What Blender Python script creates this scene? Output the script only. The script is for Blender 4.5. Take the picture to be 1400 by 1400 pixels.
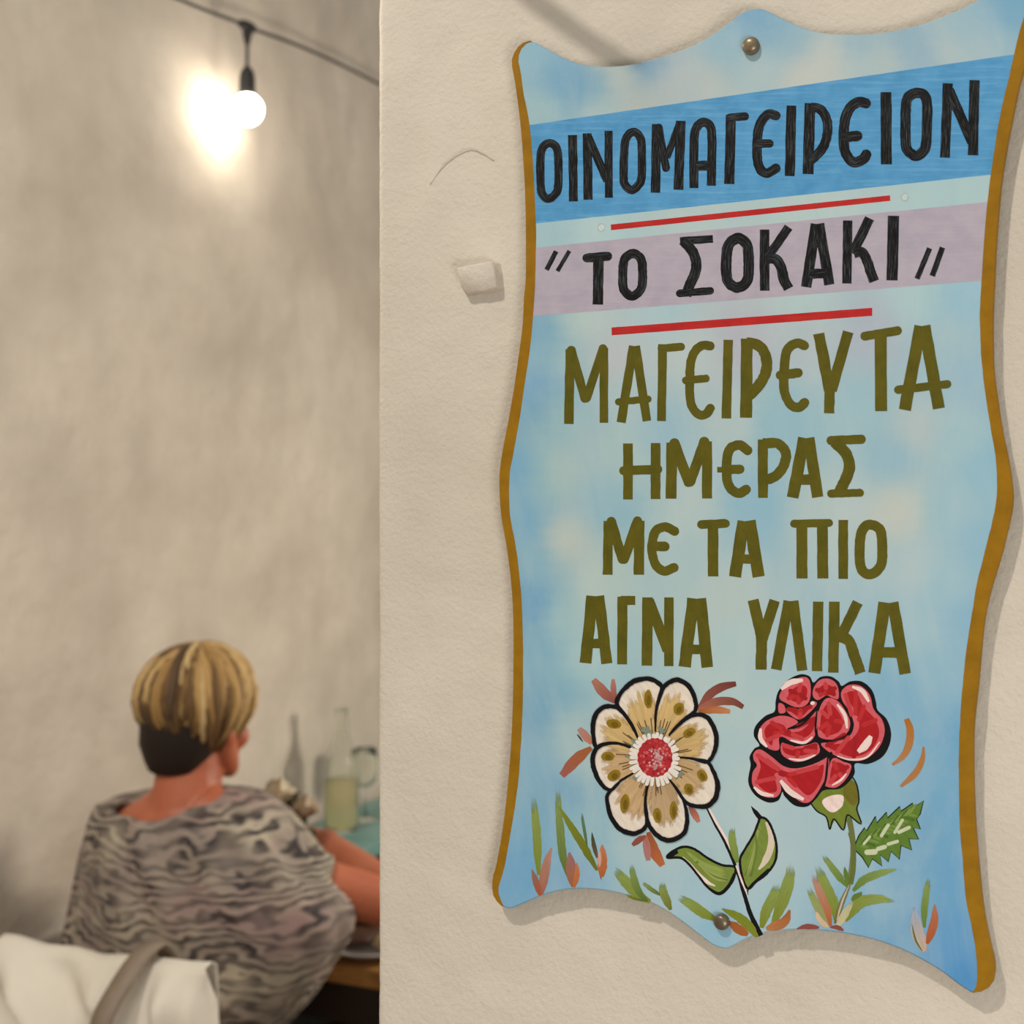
import bpy, bmesh, math, random
from mathutils import Vector, Matrix, noise
from mathutils.geometry import delaunay_2d_cdt, tessellate_polygon
for o in list(bpy.data.objects): bpy.data.objects.remove(o)
scene = bpy.context.scene
COL = scene.collection
random.seed(7)
PI = math.pi

# ------------------------------------------------------------ camera, world, lights, exposure
F = 1800.0; CAMH = 1.55
cam_d = bpy.data.cameras.new('camera'); cam = bpy.data.objects.new('camera', cam_d); COL.objects.link(cam)
cam_d.sensor_width = 36; cam_d.lens = 36 * F / 1400
cam.location = (0, 0, CAMH); cam.rotation_euler = (PI / 2, 0, 0)
cam_d.dof.use_dof = True; cam_d.dof.focus_distance = 0.93; cam_d.dof.aperture_fstop = 6.6
cam_d.clip_start = 0.05
scene.camera = cam
vs = scene.view_settings
vs.view_transform = 'Standard'; vs.look = 'None'; vs.gamma = 1; vs.use_curve_mapping = False; vs.exposure = 0.13
w = bpy.data.worlds.new('world'); scene.world = w; w.use_nodes = True
w.node_tree.nodes['Background'].inputs[0].default_value = (1.0, 0.98, 0.955, 1)
w.node_tree.nodes['Background'].inputs[1].default_value = 0.33

TH = math.atan(1800 / 4000.0)
CT, ST = math.cos(TH), math.sin(TH)
R = Vector((CT, -ST, 0)); N = Vector((-ST, -CT, 0)); UP = Vector((0, 0, 1))     # along the front wall (right), its normal, up
E1 = -R; E2 = -N                                                             # towards the left wall, into the room
WP = Vector((0, 1.0, CAMH))                                                  # a point on the front wall
def room(e1, e2, z): return E1 * e1 + E2 * e2 + UP * z                        # room coordinates

def lamp(name, pos, power, col, radius):
    l = bpy.data.lights.new(name, 'POINT'); l.energy = power; l.color = col; l.shadow_soft_size = radius
    o = bpy.data.objects.new(name, l); COL.objects.link(o); o.location = pos; return o
KEY = WP + UP * 0.15 + (R * -0.3 + UP * 1.15 + N * 0.95) * 2.9
lamp('ceiling_lamp', KEY, 400, (1.0, 0.93, 0.83), 0.08)
lamp('front_fill', WP + R * 1.3 + UP * -0.75 + N * 1.5, 52, (1.0, 0.955, 0.90), 0.35)  # unseen fill light added to brighten the lower right of the front wall
lamp('left_fill', room(1.0, 0.95, 2.12), 8, (1.0, 0.92, 0.80), 0.10)  # weak unseen fill added for the left wall, free in the air
lamp('back_fill', room(0.2, 2.75, 1.35), 50, (1.0, 0.92, 0.80), 0.14)  # unseen fill added behind the front wall to brighten the left wall

# ------------------------------------------------------------ helpers
def s2l(c):
    c = c / 255.0
    return c / 12.92 if c <= 0.04045 else ((c + 0.055) / 1.055) ** 2.4
def rgb(r, g, b, a=1.0): return (s2l(r), s2l(g), s2l(b), a)

def at(px, py, y):                      # a point of the picture at depth y
    return Vector(((px - 700) / F * y, y, CAMH - (py - 700) / F * y))

def tag(o, label=None, cat=None, group=None, kind=None):
    if label: o['label'] = label
    if cat: o['category'] = cat
    if group: o['group'] = group
    if kind: o['kind'] = kind
    return o
def empty(name, loc=(0, 0, 0), mat=None):
    o = bpy.data.objects.new(name, None); COL.objects.link(o); o.empty_display_size = 0.05
    if mat is not None: o.matrix_world = mat
    else: o.location = loc
    return o
def link(name, me, parent=None, keep=True):
    o = bpy.data.objects.new(name, me); COL.objects.link(o)
    if parent is not None:
        o.parent = parent
        if keep: o.matrix_parent_inverse = parent_world(parent).inverted()
    return o
def parent_world(p):
    m = p.matrix_basis.copy()
    if p.parent: m = parent_world(p.parent) @ p.matrix_parent_inverse @ m
    return m
def mesh(name, verts, faces, mat, parent=None, smooth=True, keep=True):
    me = bpy.data.meshes.new(name); me.from_pydata([tuple(v) for v in verts], [], faces)
    for m in (mat if isinstance(mat, (list, tuple)) else [mat]): me.materials.append(m)
    if smooth: me.polygons.foreach_set('use_smooth', [True] * len(me.polygons))
    me.update()
    return link(name, me, parent, keep)
def fix_normals(o):
    bm = bmesh.new(); bm.from_mesh(o.data); bmesh.ops.recalc_face_normals(bm, faces=bm.faces); bm.to_mesh(o.data); bm.free()

def catmull(pts, sub=8, closed=False):
    n = len(pts); out = []
    if n < 3 and not closed:
        a, b = pts[0], pts[-1]
        return [tuple(a[k] + (b[k] - a[k]) * i / sub for k in range(len(a))) for i in range(sub + 1)]
    rng = n if closed else n - 1
    for i in range(rng):
        if closed: p0, p1, p2, p3 = pts[i - 1], pts[i], pts[(i + 1) % n], pts[(i + 2) % n]
        else:
            p1, p2 = pts[i], pts[i + 1]
            p0 = pts[i - 1] if i > 0 else tuple(2 * p1[k] - p2[k] for k in range(len(p1)))
            p3 = pts[i + 2] if i + 2 < n else tuple(2 * p2[k] - p1[k] for k in range(len(p1)))
        for j in range(sub):
            t = j / sub
            out.append(tuple(0.5 * (2 * p1[k] + (p2[k] - p0[k]) * t + (2 * p0[k] - 5 * p1[k] + 4 * p2[k] - p3[k]) * t * t
                       + (3 * p1[k] - p0[k] - 3 * p2[k] + p3[k]) * t ** 3) for k in range(len(p1))))
    if not closed: out.append(tuple(pts[-1]))
    return out

def loft(rings, cap=True, closed_ring=True):
    v = []; f = []; n = len(rings[0])
    for r in rings: v += [Vector(p) for p in r]
    for i in range(len(rings) - 1):
        for j in range(n if closed_ring else n - 1):
            a = i * n + j; b = i * n + (j + 1) % n
            f.append((a, b, b + n, a + n))
    if cap and closed_ring:
        f.append(tuple(range(n - 1, -1, -1))); f.append(tuple(range((len(rings) - 1) * n, len(rings) * n)))
    return v, f
def tube_rings(path, radii, seg=10):
    P = [Vector(p) for p in path]; rings = []; ref = None
    if not isinstance(radii, (list, tuple)): radii = [radii] * len(P)
    for i, p in enumerate(P):
        t = (P[min(i + 1, len(P) - 1)] - P[max(i - 1, 0)]).normalized()
        if ref is None: ref = t.orthogonal().normalized()
        u = (ref - t * ref.dot(t)).normalized(); ref = u; w_ = t.cross(u)
        r = radii[i]
        rings.append([p + (u * math.cos(2 * PI * k / seg) + w_ * math.sin(2 * PI * k / seg)) * r for k in range(seg)])
    return rings
class MB:
    def __init__(s): s.v = []; s.f = []
    def add(s, vf):
        v, f = vf; n = len(s.v); s.v += [Vector(x) for x in v]; s.f += [tuple(i + n for i in q) for q in f]; return s
    def tube(s, path, r, seg=10): return s.add(loft(tube_rings(path, r, seg)))
    def ball(s, c, rx, ry=None, rz=None, ax=None, seg=16, ring=10):
        ry = ry or rx; rz = rz or rx; X, Y, Z = ax or (Vector((1, 0, 0)), Vector((0, 1, 0)), Vector((0, 0, 1)))
        c = Vector(c); rings = []
        for i in range(ring + 1):
            a = PI * (i + 0.02 * (i == 0) - 0.02 * (i == ring)) / ring
            rings.append([c + X * (rx * math.sin(a) * math.cos(2 * PI * k / seg)) + Y * (ry * math.sin(a) * math.sin(2 * PI * k / seg)) + Z * (rz * math.cos(a)) for k in range(seg)])
        return s.add(loft(rings))
    def box(s, c, sx, sy, sz, ax=None):
        X, Y, Z = ax or (Vector((1, 0, 0)), Vector((0, 1, 0)), Vector((0, 0, 1))); c = Vector(c)
        v = [c + X * (a * sx / 2) + Y * (b * sy / 2) + Z * (d * sz / 2) for a in (-1, 1) for b in (-1, 1) for d in (-1, 1)]
        return s.add((v, [(0, 1, 3, 2), (4, 6, 7, 5), (0, 4, 5, 1), (2, 3, 7, 6), (0, 2, 6, 4), (1, 5, 7, 3)]))
    def lathe(s, c, prof, seg=32, ax=None, cap=False):
        X, Y, Z = ax or (Vector((1, 0, 0)), Vector((0, 1, 0)), Vector((0, 0, 1))); c = Vector(c)
        rings = [[c + X * (r * math.cos(2 * PI * k / seg)) + Y * (r * math.sin(2 * PI * k / seg)) + Z * h for k in range(seg)] for r, h in prof]
        return s.add(loft(rings, cap))
    def build(s, name, mat, parent=None, smooth=True, bevel=0):
        o = mesh(name, s.v, s.f, mat, parent, smooth); fix_normals(o)
        if bevel:
            b = o.modifiers.new('bevel', 'BEVEL'); b.width = bevel; b.segments = 2; b.limit_method = 'ANGLE'
        return o
RAX = (R, E2, UP)      # axes of the room for boxes: along the front wall, into the room, up

# ------------------------------------------------------------ materials
def new_mat(name):
    m = bpy.data.materials.new(name); m.use_nodes = True
    nt = m.node_tree; nt.nodes.clear()
    out = nt.nodes.new('ShaderNodeOutputMaterial'); b = nt.nodes.new('ShaderNodeBsdfPrincipled')
    nt.links.new(b.outputs[0], out.inputs[0])
    return m, nt, b, out
def node(nt, typ, **kw):
    n = nt.nodes.new(typ)
    for k, v in kw.items():
        if k in ('inp',):
            for a, b in v.items(): n.inputs[a].default_value = b
        else: setattr(n, k, v)
    return n
def ramp(nt, fac, stops):
    r = nt.nodes.new('ShaderNodeValToRGB'); nt.links.new(fac, r.inputs[0])
    e = r.color_ramp.elements
    e[0].position, e[0].color = stops[0]; e[1].position, e[1].color = stops[-1]
    for p, c in stops[1:-1]:
        x = e.new(p); x.color = c
    return r.outputs[0]
def tex_noise(nt, coord, scale, detail=4, rough=0.55, dist=0.0):
    n = node(nt, 'ShaderNodeTexNoise', inp={'Scale': scale, 'Detail': detail, 'Roughness': rough, 'Distortion': dist})
    nt.links.new(coord, n.inputs['Vector']); return n.outputs['Fac']
def mix(nt, fac, a, b, blend='MIX'):
    n = nt.nodes.new('ShaderNodeMix'); n.data_type = 'RGBA'; n.blend_type = blend
    for sock, v in ((n.inputs[0], fac), (n.inputs[6], a), (n.inputs[7], b)):
        if isinstance(v, (int, float, tuple)): sock.default_value = v
        else: nt.links.new(v, sock)
    return n.outputs[2]
def bump(nt, bsdf, height, strength, dist, prev=None):
    b = node(nt, 'ShaderNodeBump', inp={'Strength': strength, 'Distance': dist})
    nt.links.new(height, b.inputs['Height'])
    if prev is not None: nt.links.new(prev, b.inputs['Normal'])
    nt.links.new(b.outputs[0], bsdf.inputs['Normal']); return b.outputs[0]
def obj_co(nt):
    return nt.nodes.new('ShaderNodeTexCoord').outputs['Object']
def simple(name, c1, c2=None, scale=20, rough=0.6, metal=0.0, bmp=0.0, bscale=60, bdist=0.002, **kw):
    m, nt, b, out = new_mat(name); co = obj_co(nt)
    c2 = c2 or c1
    n = tex_noise(nt, co, scale)
    nt.links.new(ramp(nt, n, [(0.35, rgb(*c1)), (0.65, rgb(*c2))]), b.inputs['Base Color'])
    b.inputs['Roughness'].default_value = rough; b.inputs['Metallic'].default_value = metal
    for k, v in kw.items(): b.inputs[k].default_value = v
    if bmp: bump(nt, b, tex_noise(nt, co, bscale), bmp, bdist)
    return m

def plaster(name, ca, cb, cc, fine, fdist, coarse, cdist):
    m, nt, b, out = new_mat(name); co = obj_co(nt)
    n1 = tex_noise(nt, co, 3.0, 5, 0.6); n2 = tex_noise(nt, co, 26.0, 4, 0.6)
    c = ramp(nt, n1, [(0.3, rgb(*ca)), (0.52, rgb(*cb)), (0.75, rgb(*cc))])
    c = mix(nt, ramp(nt, n2, [(0.45, (0, 0, 0, 1)), (0.8, (0.35, 0.35, 0.35, 1))]), c, rgb(*ca))
    nt.links.new(c, b.inputs['Base Color']); b.inputs['Roughness'].default_value = 0.72
    b.inputs['Specular IOR Level'].default_value = 0.3
    p = bump(nt, b, tex_noise(nt, co, coarse, 3, 0.5), 0.5, cdist)
    bump(nt, b, tex_noise(nt, co, fine, 4, 0.6), 0.55, fdist, p)
    return m
M_FRONT = plaster('cream_plaster', (203, 194, 178), (212, 203, 188), (221, 212, 198), 240.0, 0.0020, 40.0, 0.002)
M_LEFT = plaster('rough_plaster', (188, 177, 162), (202, 191, 175), (214, 204, 188), 60.0, 0.002, 9.0, 0.02)
M_FLOOR = simple('stone_floor', (120, 108, 94), (140, 128, 112), 6, 0.6, bmp=0.3, bscale=30)

def paint_base(name, streak=None, streak_amt=0.5, use_col=False, base=None, base2=None, rough=0.42, alpha=False):
    m, nt, b, out = new_mat(name); co = obj_co(nt)
    uv = nt.nodes.new('ShaderNodeUVMap'); uv.uv_map = 'UVMap'
    mp = node(nt, 'ShaderNodeMapping', inp={'Scale': (0.9, 14.0, 1.0)}); nt.links.new(uv.outputs[0], mp.inputs[0])
    st = tex_noise(nt, mp.outputs[0], 1.0, 4, 0.65)
    n2 = tex_noise(nt, co, 60, 4, 0.6)
    if use_col:
        at_ = node(nt, 'ShaderNodeAttribute', attribute_name='Col'); c = at_.outputs['Color']
        dark = mix(nt, 1.0, c, (0.86, 0.86, 0.85, 1), 'MULTIPLY')
        lite = mix(nt, 1.0, c, (1.16, 1.16, 1.18, 1), 'MULTIPLY')
        c = mix(nt, ramp(nt, st, [(0.3, (0, 0, 0, 1)), (0.7, (1, 1, 1, 1))]), dark, lite)
        c = mix(nt, ramp(nt, n2, [(0.35, (0.35,) * 3 + (1,)), (0.6, (0, 0, 0, 1))]), c, at_.outputs['Color'])
    else:
        c = ramp(nt, n2, [(0.35, rgb(*base)), (0.65, rgb(*(base2 or base)))])
    if streak:
        c = mix(nt, ramp(nt, st, [(0.5, (0, 0, 0, 1)), (0.68, (streak_amt,) * 3 + (1,))]), c, rgb(*streak))
    nt.links.new(c, b.inputs['Base Color']); b.inputs['Roughness'].default_value = rough; b.inputs['Specular IOR Level'].default_value = 0.22
    bump(nt, b, st, 0.25, 0.0006)
    if alpha:
        a = nt.nodes.new('ShaderNodeMath'); a.operation = 'MULTIPLY_ADD'      # alpha*1.9 + noise - 0.95
        nt.links.new(at_.outputs['Alpha'], a.inputs[0]); a.inputs[1].default_value = 1.7
        sub = nt.nodes.new('ShaderNodeMath'); sub.operation = 'SUBTRACT'; nt.links.new(st, sub.inputs[0]); sub.inputs[1].default_value = 0.95
        nt.links.new(sub.outputs[0], a.inputs[2])
        k = node(nt, 'ShaderNodeMapRange', inp={'From Min': 0.0, 'From Max': 0.45}); nt.links.new(a.outputs[0], k.inputs[0])
        nt.links.new(k.outputs[0], b.inputs['Alpha'])
    return m
M_BLACK = paint_base('black_paint', (78, 88, 92), 0.75, base=(10, 9, 10), base2=(20, 17, 17), rough=0.38)
M_OLIVE = paint_base('olive_paint', (112, 98, 30), 0.5, base=(82, 79, 12), base2=(96, 90, 16), rough=0.45)
M_RED = paint_base('red_paint', (196, 62, 50), 0.4, base=(176, 34, 34), base2=(188, 42, 38))
M_MUST = paint_base('mustard_paint', (150, 112, 20), 0.35, base=(140, 100, 8), base2=(156, 112, 12), rough=0.4)
M_BLUEB = paint_base('blue_paint', (118, 180, 218), 0.5, base=(76, 146, 194), base2=(90, 158, 206), rough=0.42)
M_LAV = paint_base('lavender_paint', (186, 178, 192), 0.4, base=(170, 163, 178), base2=(182, 174, 186), rough=0.45)
M_ART = paint_base('art_paint', use_col=True, alpha=True)
def panel_mat():
    m, nt, b, out = new_mat('sky_blue_paint'); co = obj_co(nt)
    at_ = node(nt, 'ShaderNodeAttribute', attribute_name='Col')
    mp = node(nt, 'ShaderNodeMapping', inp={'Scale': (1.0, 0.35, 1.0)}); nt.links.new(co, mp.inputs[0])
    n1 = tex_noise(nt, mp.outputs[0], 22, 6, 0.65, 0.6); n2 = tex_noise(nt, co, 7, 3, 0.5, 0.4); n3 = tex_noise(nt, co, 300, 2)
    c = mix(nt, ramp(nt, n1, [(0.45, (0, 0, 0, 1)), (0.8, (0.32, 0.32, 0.32, 1))]), at_.outputs['Color'], rgb(205, 214, 210))
    c = mix(nt, ramp(nt, n2, [(0.5, (0, 0, 0, 1)), (0.72, (0.2, 0.2, 0.2, 1))]), c, rgb(120, 172, 205))
    c = mix(nt, ramp(nt, n1, [(0.22, (0.3, 0.3, 0.3, 1)), (0.42, (0, 0, 0, 1))]), c, rgb(128, 170, 198))
    nt.links.new(c, b.inputs['Base Color']); b.inputs['Roughness'].default_value = 0.45
    p = bump(nt, b, n1, 0.15, 0.0008); bump(nt, b, n3, 0.25, 0.0003, p)
    return m
M_PANEL = panel_mat()
M_BOARD = simple('board_edge', (150, 150, 140), (128, 132, 126), 40, 0.7)
M_BOLT = simple('aged_brass', (150, 134, 108), (104, 92, 74), 60, 0.35, 0.6, bmp=0.3, bscale=200, bdist=0.0006)

# ============================================================ SETTING
def fb(p, o=4): return noise.fractal(p, 1.0, 2.0, o)
def spaced(a, b, fine_a, fine_b, fs, cs):
    out = []; x = a
    while x < b:
        out.append(x); x += fs if fine_a <= x < fine_b else cs
    out.append(b); return out
# front wall: slab whose end is the rounded corner of the opening; plan path of (along R, depth into the room)
SC = -0.118
plan = []
for s in reversed(spaced(SC + 0.006, 1.75, SC, 0.75, 0.008, 0.06)): plan.append((s, 0.0, (0, 1)))
for k in range(1, 5):
    a = PI / 2 * k / 4; plan.append((SC + 0.006 - 0.006 * math.sin(a), 0.006 - 0.006 * math.cos(a), (-math.sin(a), math.cos(a))))
for d in (0.02, 0.04, 0.07, 0.1, 0.15, 0.2, 0.25): plan.append((SC, d, (-1, 0)))
plan.append((SC + 0.006, 0.256, (-0.7, -0.7)))
for s in (0.0, 0.4, 0.8, 1.2, 1.75): plan.append((s, 0.26, (0, -1)))
zs = spaced(0.0, 3.3, 0.88, 2.16, 0.008, 0.06)
V = []; Fc = []
for z in zs:
    for s, d, nn in plan:
        q = Vector((s, d, z))
        h = 0.0016 * fb(q * 9) + 0.0009 * fb(q * 38 + Vector((7, 1, 3)))
        if abs(s - SC) < 0.02 and d < 0.05:
            h = 0.0006 * fb(Vector((3, 9, z * 12))) + 0.0004 * noise.noise(Vector((1, 5, z * 90)))
            g = noise.noise(Vector((4.0, 2.0, z * 14)))
            if g > 0.42: h -= 0.004 * (g - 0.42) / 0.3
        p = WP - UP * CAMH + R * s + E2 * d + UP * z + (R * nn[0] + N * nn[1]) * h
        V.append(p)
n = len(plan)
for i in range(len(zs) - 1):
    for j in range(n - 1): Fc.append((i * n + j, i * n + j + 1, (i + 1) * n + j + 1, (i + 1) * n + j))
tag(mesh('wall_right', V, Fc, M_FRONT), kind='structure')
# left wall
V = []; Fc = []
es = spaced(-1.2, 5.2, 1.0, 4.4, 0.03, 0.12); zl = spaced(0, 3.3, 0.3, 3.2, 0.03, 0.1)
EW = 1.9
for z in zl:
    for e in es:
        q = Vector((e, z, 0.0))
        h = 0.018 * noise.fractal(q * 1.4, 1.0, 2.0, 3) + 0.008 * fb(q * 6 + Vector((3, 3, 3)), 4)
        g = noise.noise(q * 4.5 + Vector((9, 2, 5)))
        h += 0.006 * max(0, g - 0.15)
        V.append(room(EW - h, e, z))
n = len(es)
for i in range(len(zl) - 1):
    for j in range(n - 1): Fc.append((i * n + j, i * n + j + 1, (i + 1) * n + j + 1, (i + 1) * n + j))
tag(mesh('wall_left', V, Fc, M_LEFT), kind='structure')
# far wall and floor
V = []; Fc = []
for i in range(23):
    for j in range(21): V.append(room(EW + 0.1 - j * 0.2, 5.2 + 0.02 * fb(Vector((j * .4, i * .3, 2))), i * 0.15))
for i in range(22):
    for j in range(20): Fc.append((i * 21 + j, i * 21 + j + 1, i * 21 + j + 22, i * 21 + j + 21))
tag(mesh('wall_back', V, Fc, M_LEFT), kind='structure')
mb = MB(); mb.box(room(0.0, 2.0, -0.05), 4.4, 6.8, 0.1, RAX)
tag(mb.build('floor', M_FLOOR, smooth=False), kind='structure')

# small stub of plaster-covered wood in the wall
mb = MB(); V = []
c = at(648, 380, 1.012)
wf = lambda px, py, out: unproj_wall(px, py, out)
def unproj(px, py, out):            # picture point on the plane lying `out` in front of the wall
    d = Vector(((px - 700) / F, 1, -(py - 700) / F)); o = Vector((0, 0, CAMH))
    t = ((WP + N * out) - o).dot(N) / d.dot(N)
    return o + d * t
outs = [(-0.006), 0.003, 0.011, 0.0135, 0.014]
shape = [(623, 369), (626, 366), (650, 361), (668, 357), (672, 359), (675, 374), (676, 389), (672, 392), (655, 397), (648, 396), (632, 399), (629, 397), (626, 385)]
front = [unproj(x, y, 0.014) for x, y in shape]
cen = sum(front, Vector()) / len(front)
rings = []
for k, o_ in enumerate(outs):
    g = (1.22, 1.06, 1.0, 0.985, 0.93)[k]
    rings.append([cen + (p - cen) * g + N * (o_ - 0.014 - (0.006 * max(0, (cen.z + 0.009 - p.z) / 0.018) if k > 1 else 0)) + UP * 0.0008 * noise.noise(p * 260 + Vector((k, 0, 0))) + R * 0.0008 * noise.noise(p * 240 + Vector((k, 5, 0))) for p in front])
mb.add(loft(rings))
ob = mb.build('wall_stub', M_FRONT)
tag(ob, 'small cream plastered block sticking out of the wall beside the sign', 'wall stub')
# thin raised crack lines in the plaster left of the sign
for pts in ([(588, 252), (606, 226), (622, 212), (640, 203), (656, 207), (675, 219)],):
    P_ = [unproj(x, y, 0.0004) for x, y in catmull(pts, 6)]
    P_ = [q + UP * 0.0004 * noise.noise(q * 400) for q in P_]
    mb = MB(); mb.tube(P_, 0.00042, 5); o = mb.build('plaster_ridge', M_FRONT, bpy.data.objects['wall_right'])
# unseen cable added above the frame, shaped to throw a soft shadow beside the sign
W1, W2 = unproj(650, -60, 0), unproj(880, 105, 0)
c1, c2 = W1 + (KEY - W1) * 0.05, W2 + (KEY - W2) * 0.05
dc = (c2 - c1)
hang = MB().tube([Vector(q) for q in catmull([tuple(v_) for v_ in (unproj(600, -330, 0.010), c1 - dc * 0.12 + UP * 0.01, c1 + dc * 0.2, c1 + dc * 0.6 - UP * 0.003, c2, c2 + (KEY - c2) * 0.03, c2 + (KEY - c2) * 0.3)], 6)], 0.006, 8)
hg = hang.build('cable', simple('cable_sleeve', (196, 188, 172), None, 20, 0.6), empty('shadow_cable', c1))
tag(hg.parent, 'thin cream cable added above the top edge of the picture to cast a shadow', 'cable')

# ============================================================ PAINTED SIGN
TB = 0.010; GAP = 0.003
BO = unproj(1010, 700, GAP + TB)                        # board origin on its front face
BM = Matrix(((R.x, 0, N.x, BO.x), (R.y, 0, N.y, BO.y), (0, 1, 0, BO.z), (0, 0, 0, 1)))
BMI = BM.inverted()
sign = empty('sign_board', mat=BM)
tag(sign, 'painted wooden tavern sign with wavy outline and Greek lettering, bolted to the cream wall', 'sign')
def B(px, py, h=0.0):
    p = BMI @ unproj(px, py, GAP + TB + h); return Vector((p.x, p.y, h))
def child(name, V, Fc, mat, uv=None, col=None, parent=sign, smooth=False, label=None):
    o = mesh(name, V, Fc, mat, parent, smooth, keep=False)
    me = o.data
    if uv:
        l = me.uv_layers.new(name='UVMap')
        l.data.foreach_set('uv', [c for lp in me.loops for c in uv[lp.vertex_index]])
    if col:
        a = me.color_attributes.new('Col', 'FLOAT_COLOR', 'POINT'); a.data.foreach_set('color', [c for x in col for c in x])
    if label: o['label'] = label
    return o

OUT_L = [(724, 55.5), (718, 57), (710, 62), (703.5, 71), (699.7, 82), (700.3, 92), (704.5, 114), (712, 173), (716.4, 233), (718.5, 280), (719.2, 335), (718.8, 384), (716.5, 405), (714.8, 443), (710, 481), (703.7, 525), (696, 571), (688, 612), (683.5, 643), (683, 669), (685.5, 706), (693.4, 751), (699.5, 803), (702, 854), (702, 918), (701, 970), (698.6, 1021), (695.3, 1063), (691.4, 1103), (686, 1142), (679, 1181), (674, 1199), (673, 1211), (673.6, 1221), (677.3, 1230), (686, 1239)]
OUT_B = [(691.4, 1241.5), (699, 1242), (715, 1236), (735, 1227), (754, 1221), (773, 1217), (793.5, 1215.6), (817, 1217), (840.7, 1220.7), (866, 1227), (891, 1235.5), (917, 1250), (943, 1269), (968.6, 1288.6), (979, 1294.5), (991.7, 1297.6), (1002, 1294), (1020, 1284.5), (1034, 1279), (1051, 1275), (1070, 1272.6), (1090, 1272), (1128.6, 1273.2), (1167, 1279), (1205.7, 1288.7), (1244, 1304), (1283, 1326), (1308.6, 1345), (1322, 1354)]
OUT_R = [(1330, 1357.5), (1344.6, 1354), (1355, 1345), (1359, 1334), (1359, 1316), (1353, 1290), (1346, 1256), (1341.5, 1226), (1336.5, 1174), (1332.5, 1123), (1330.5, 1071), (1330, 1030), (1331, 988), (1336.5, 937), (1341.5, 880), (1346.5, 839), (1355.5, 801), (1367.5, 762), (1376.5, 726), (1383, 695), (1384, 676), (1382, 656), (1378, 630), (1369, 587), (1362, 540), (1357.5, 504), (1356.5, 456), (1357, 417), (1359, 378), (1361, 335), (1364, 296), (1368, 252), (1375, 206), (1383, 164), (1393, 116), (1404, 80), (1414, 40), (1421, 5), (1424, -12), (1421, -26), (1414, -34)]
OUT_T = [(1402, -37), (1385, -29), (1360, -13), (1336, 0), (1318, 10), (1292, 20.6), (1258.6, 33), (1220, 42), (1194, 45.5), (1163, 46.5), (1130, 45), (1104, 39.5), (1078.6, 29), (1055, 17.5), (1045, 13), (1036, 11.3), (1024, 13), (1011, 19), (996, 31), (970, 49), (944, 63), (906, 76.6), (875, 85), (849, 89.5), (821, 90.5), (798, 88), (777, 82), (759, 73), (741, 63), (732, 58)]
IN_L = [(728, 56.5), (720.7, 59), (712, 68), (709, 78.5), (709, 87), (711.7, 98), (715.5, 126), (723, 164), (728, 211), (731.4, 275), (733, 318), (732.5, 345), (731.5, 391), (728, 443), (724, 481), (718, 520), (711.4, 566), (703.7, 610), (697.5, 643), (696, 669), (697.5, 706), (705, 746), (710, 785), (713.5, 828), (715, 880), (715, 931), (714.5, 970), (712.7, 1008), (710, 1052), (707, 1081), (701.6, 1118), (696, 1150), (690, 1184), (683, 1208), (681, 1217), (683.6, 1228), (689, 1239.5)]
IN_R = [(1329, 1357.5), (1334.5, 1349), (1336, 1328), (1332.7, 1290), (1326, 1256), (1320, 1225), (1316, 1174), (1312, 1128), (1311, 1071), (1311, 1020), (1314, 963), (1320, 898), (1327.6, 847), (1335, 801), (1347, 752), (1357, 711), (1362.5, 682), (1363, 656), (1361, 623), (1354.6, 587), (1349, 551), (1343, 504), (1340, 456), (1340, 417), (1343, 366), (1346, 320), (1350.7, 270), (1357, 221), (1367, 159), (1383, 90), (1393, 46), (1400, 22), (1406, -5), (1407, -22), (1404, -33)]
def inset(ring, d):
    n = len(ring); out = []
    for i in range(n):
        a, b = ring[i - 1], ring[(i + 1) % n]; t = Vector((b[0] - a[0], b[1] - a[1], 0)).normalized()
        out.append(Vector((ring[i][0] + t.y * d, ring[i][1] - t.x * d, 0)))
    return out
ringpx = catmull(OUT_L + OUT_B + OUT_R + OUT_T, 4, True)
ring = [B(x, y) for x, y in ringpx]                     # goes counter-clockwise seen from the front? (left side down, then right)
ar = sum(ring[i - 1].x * ring[i].y - ring[i].x * ring[i - 1].y for i in range(len(ring)))
sg = -1 if ar > 0 else 1                                # inset towards the inside
ring_in = inset(ring, 0.0012 * sg)
if (ring_in[0] - Vector((0, 0, 0))).length > ring[0].length: ring_in = inset(ring, -0.0012 * sg)
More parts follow.
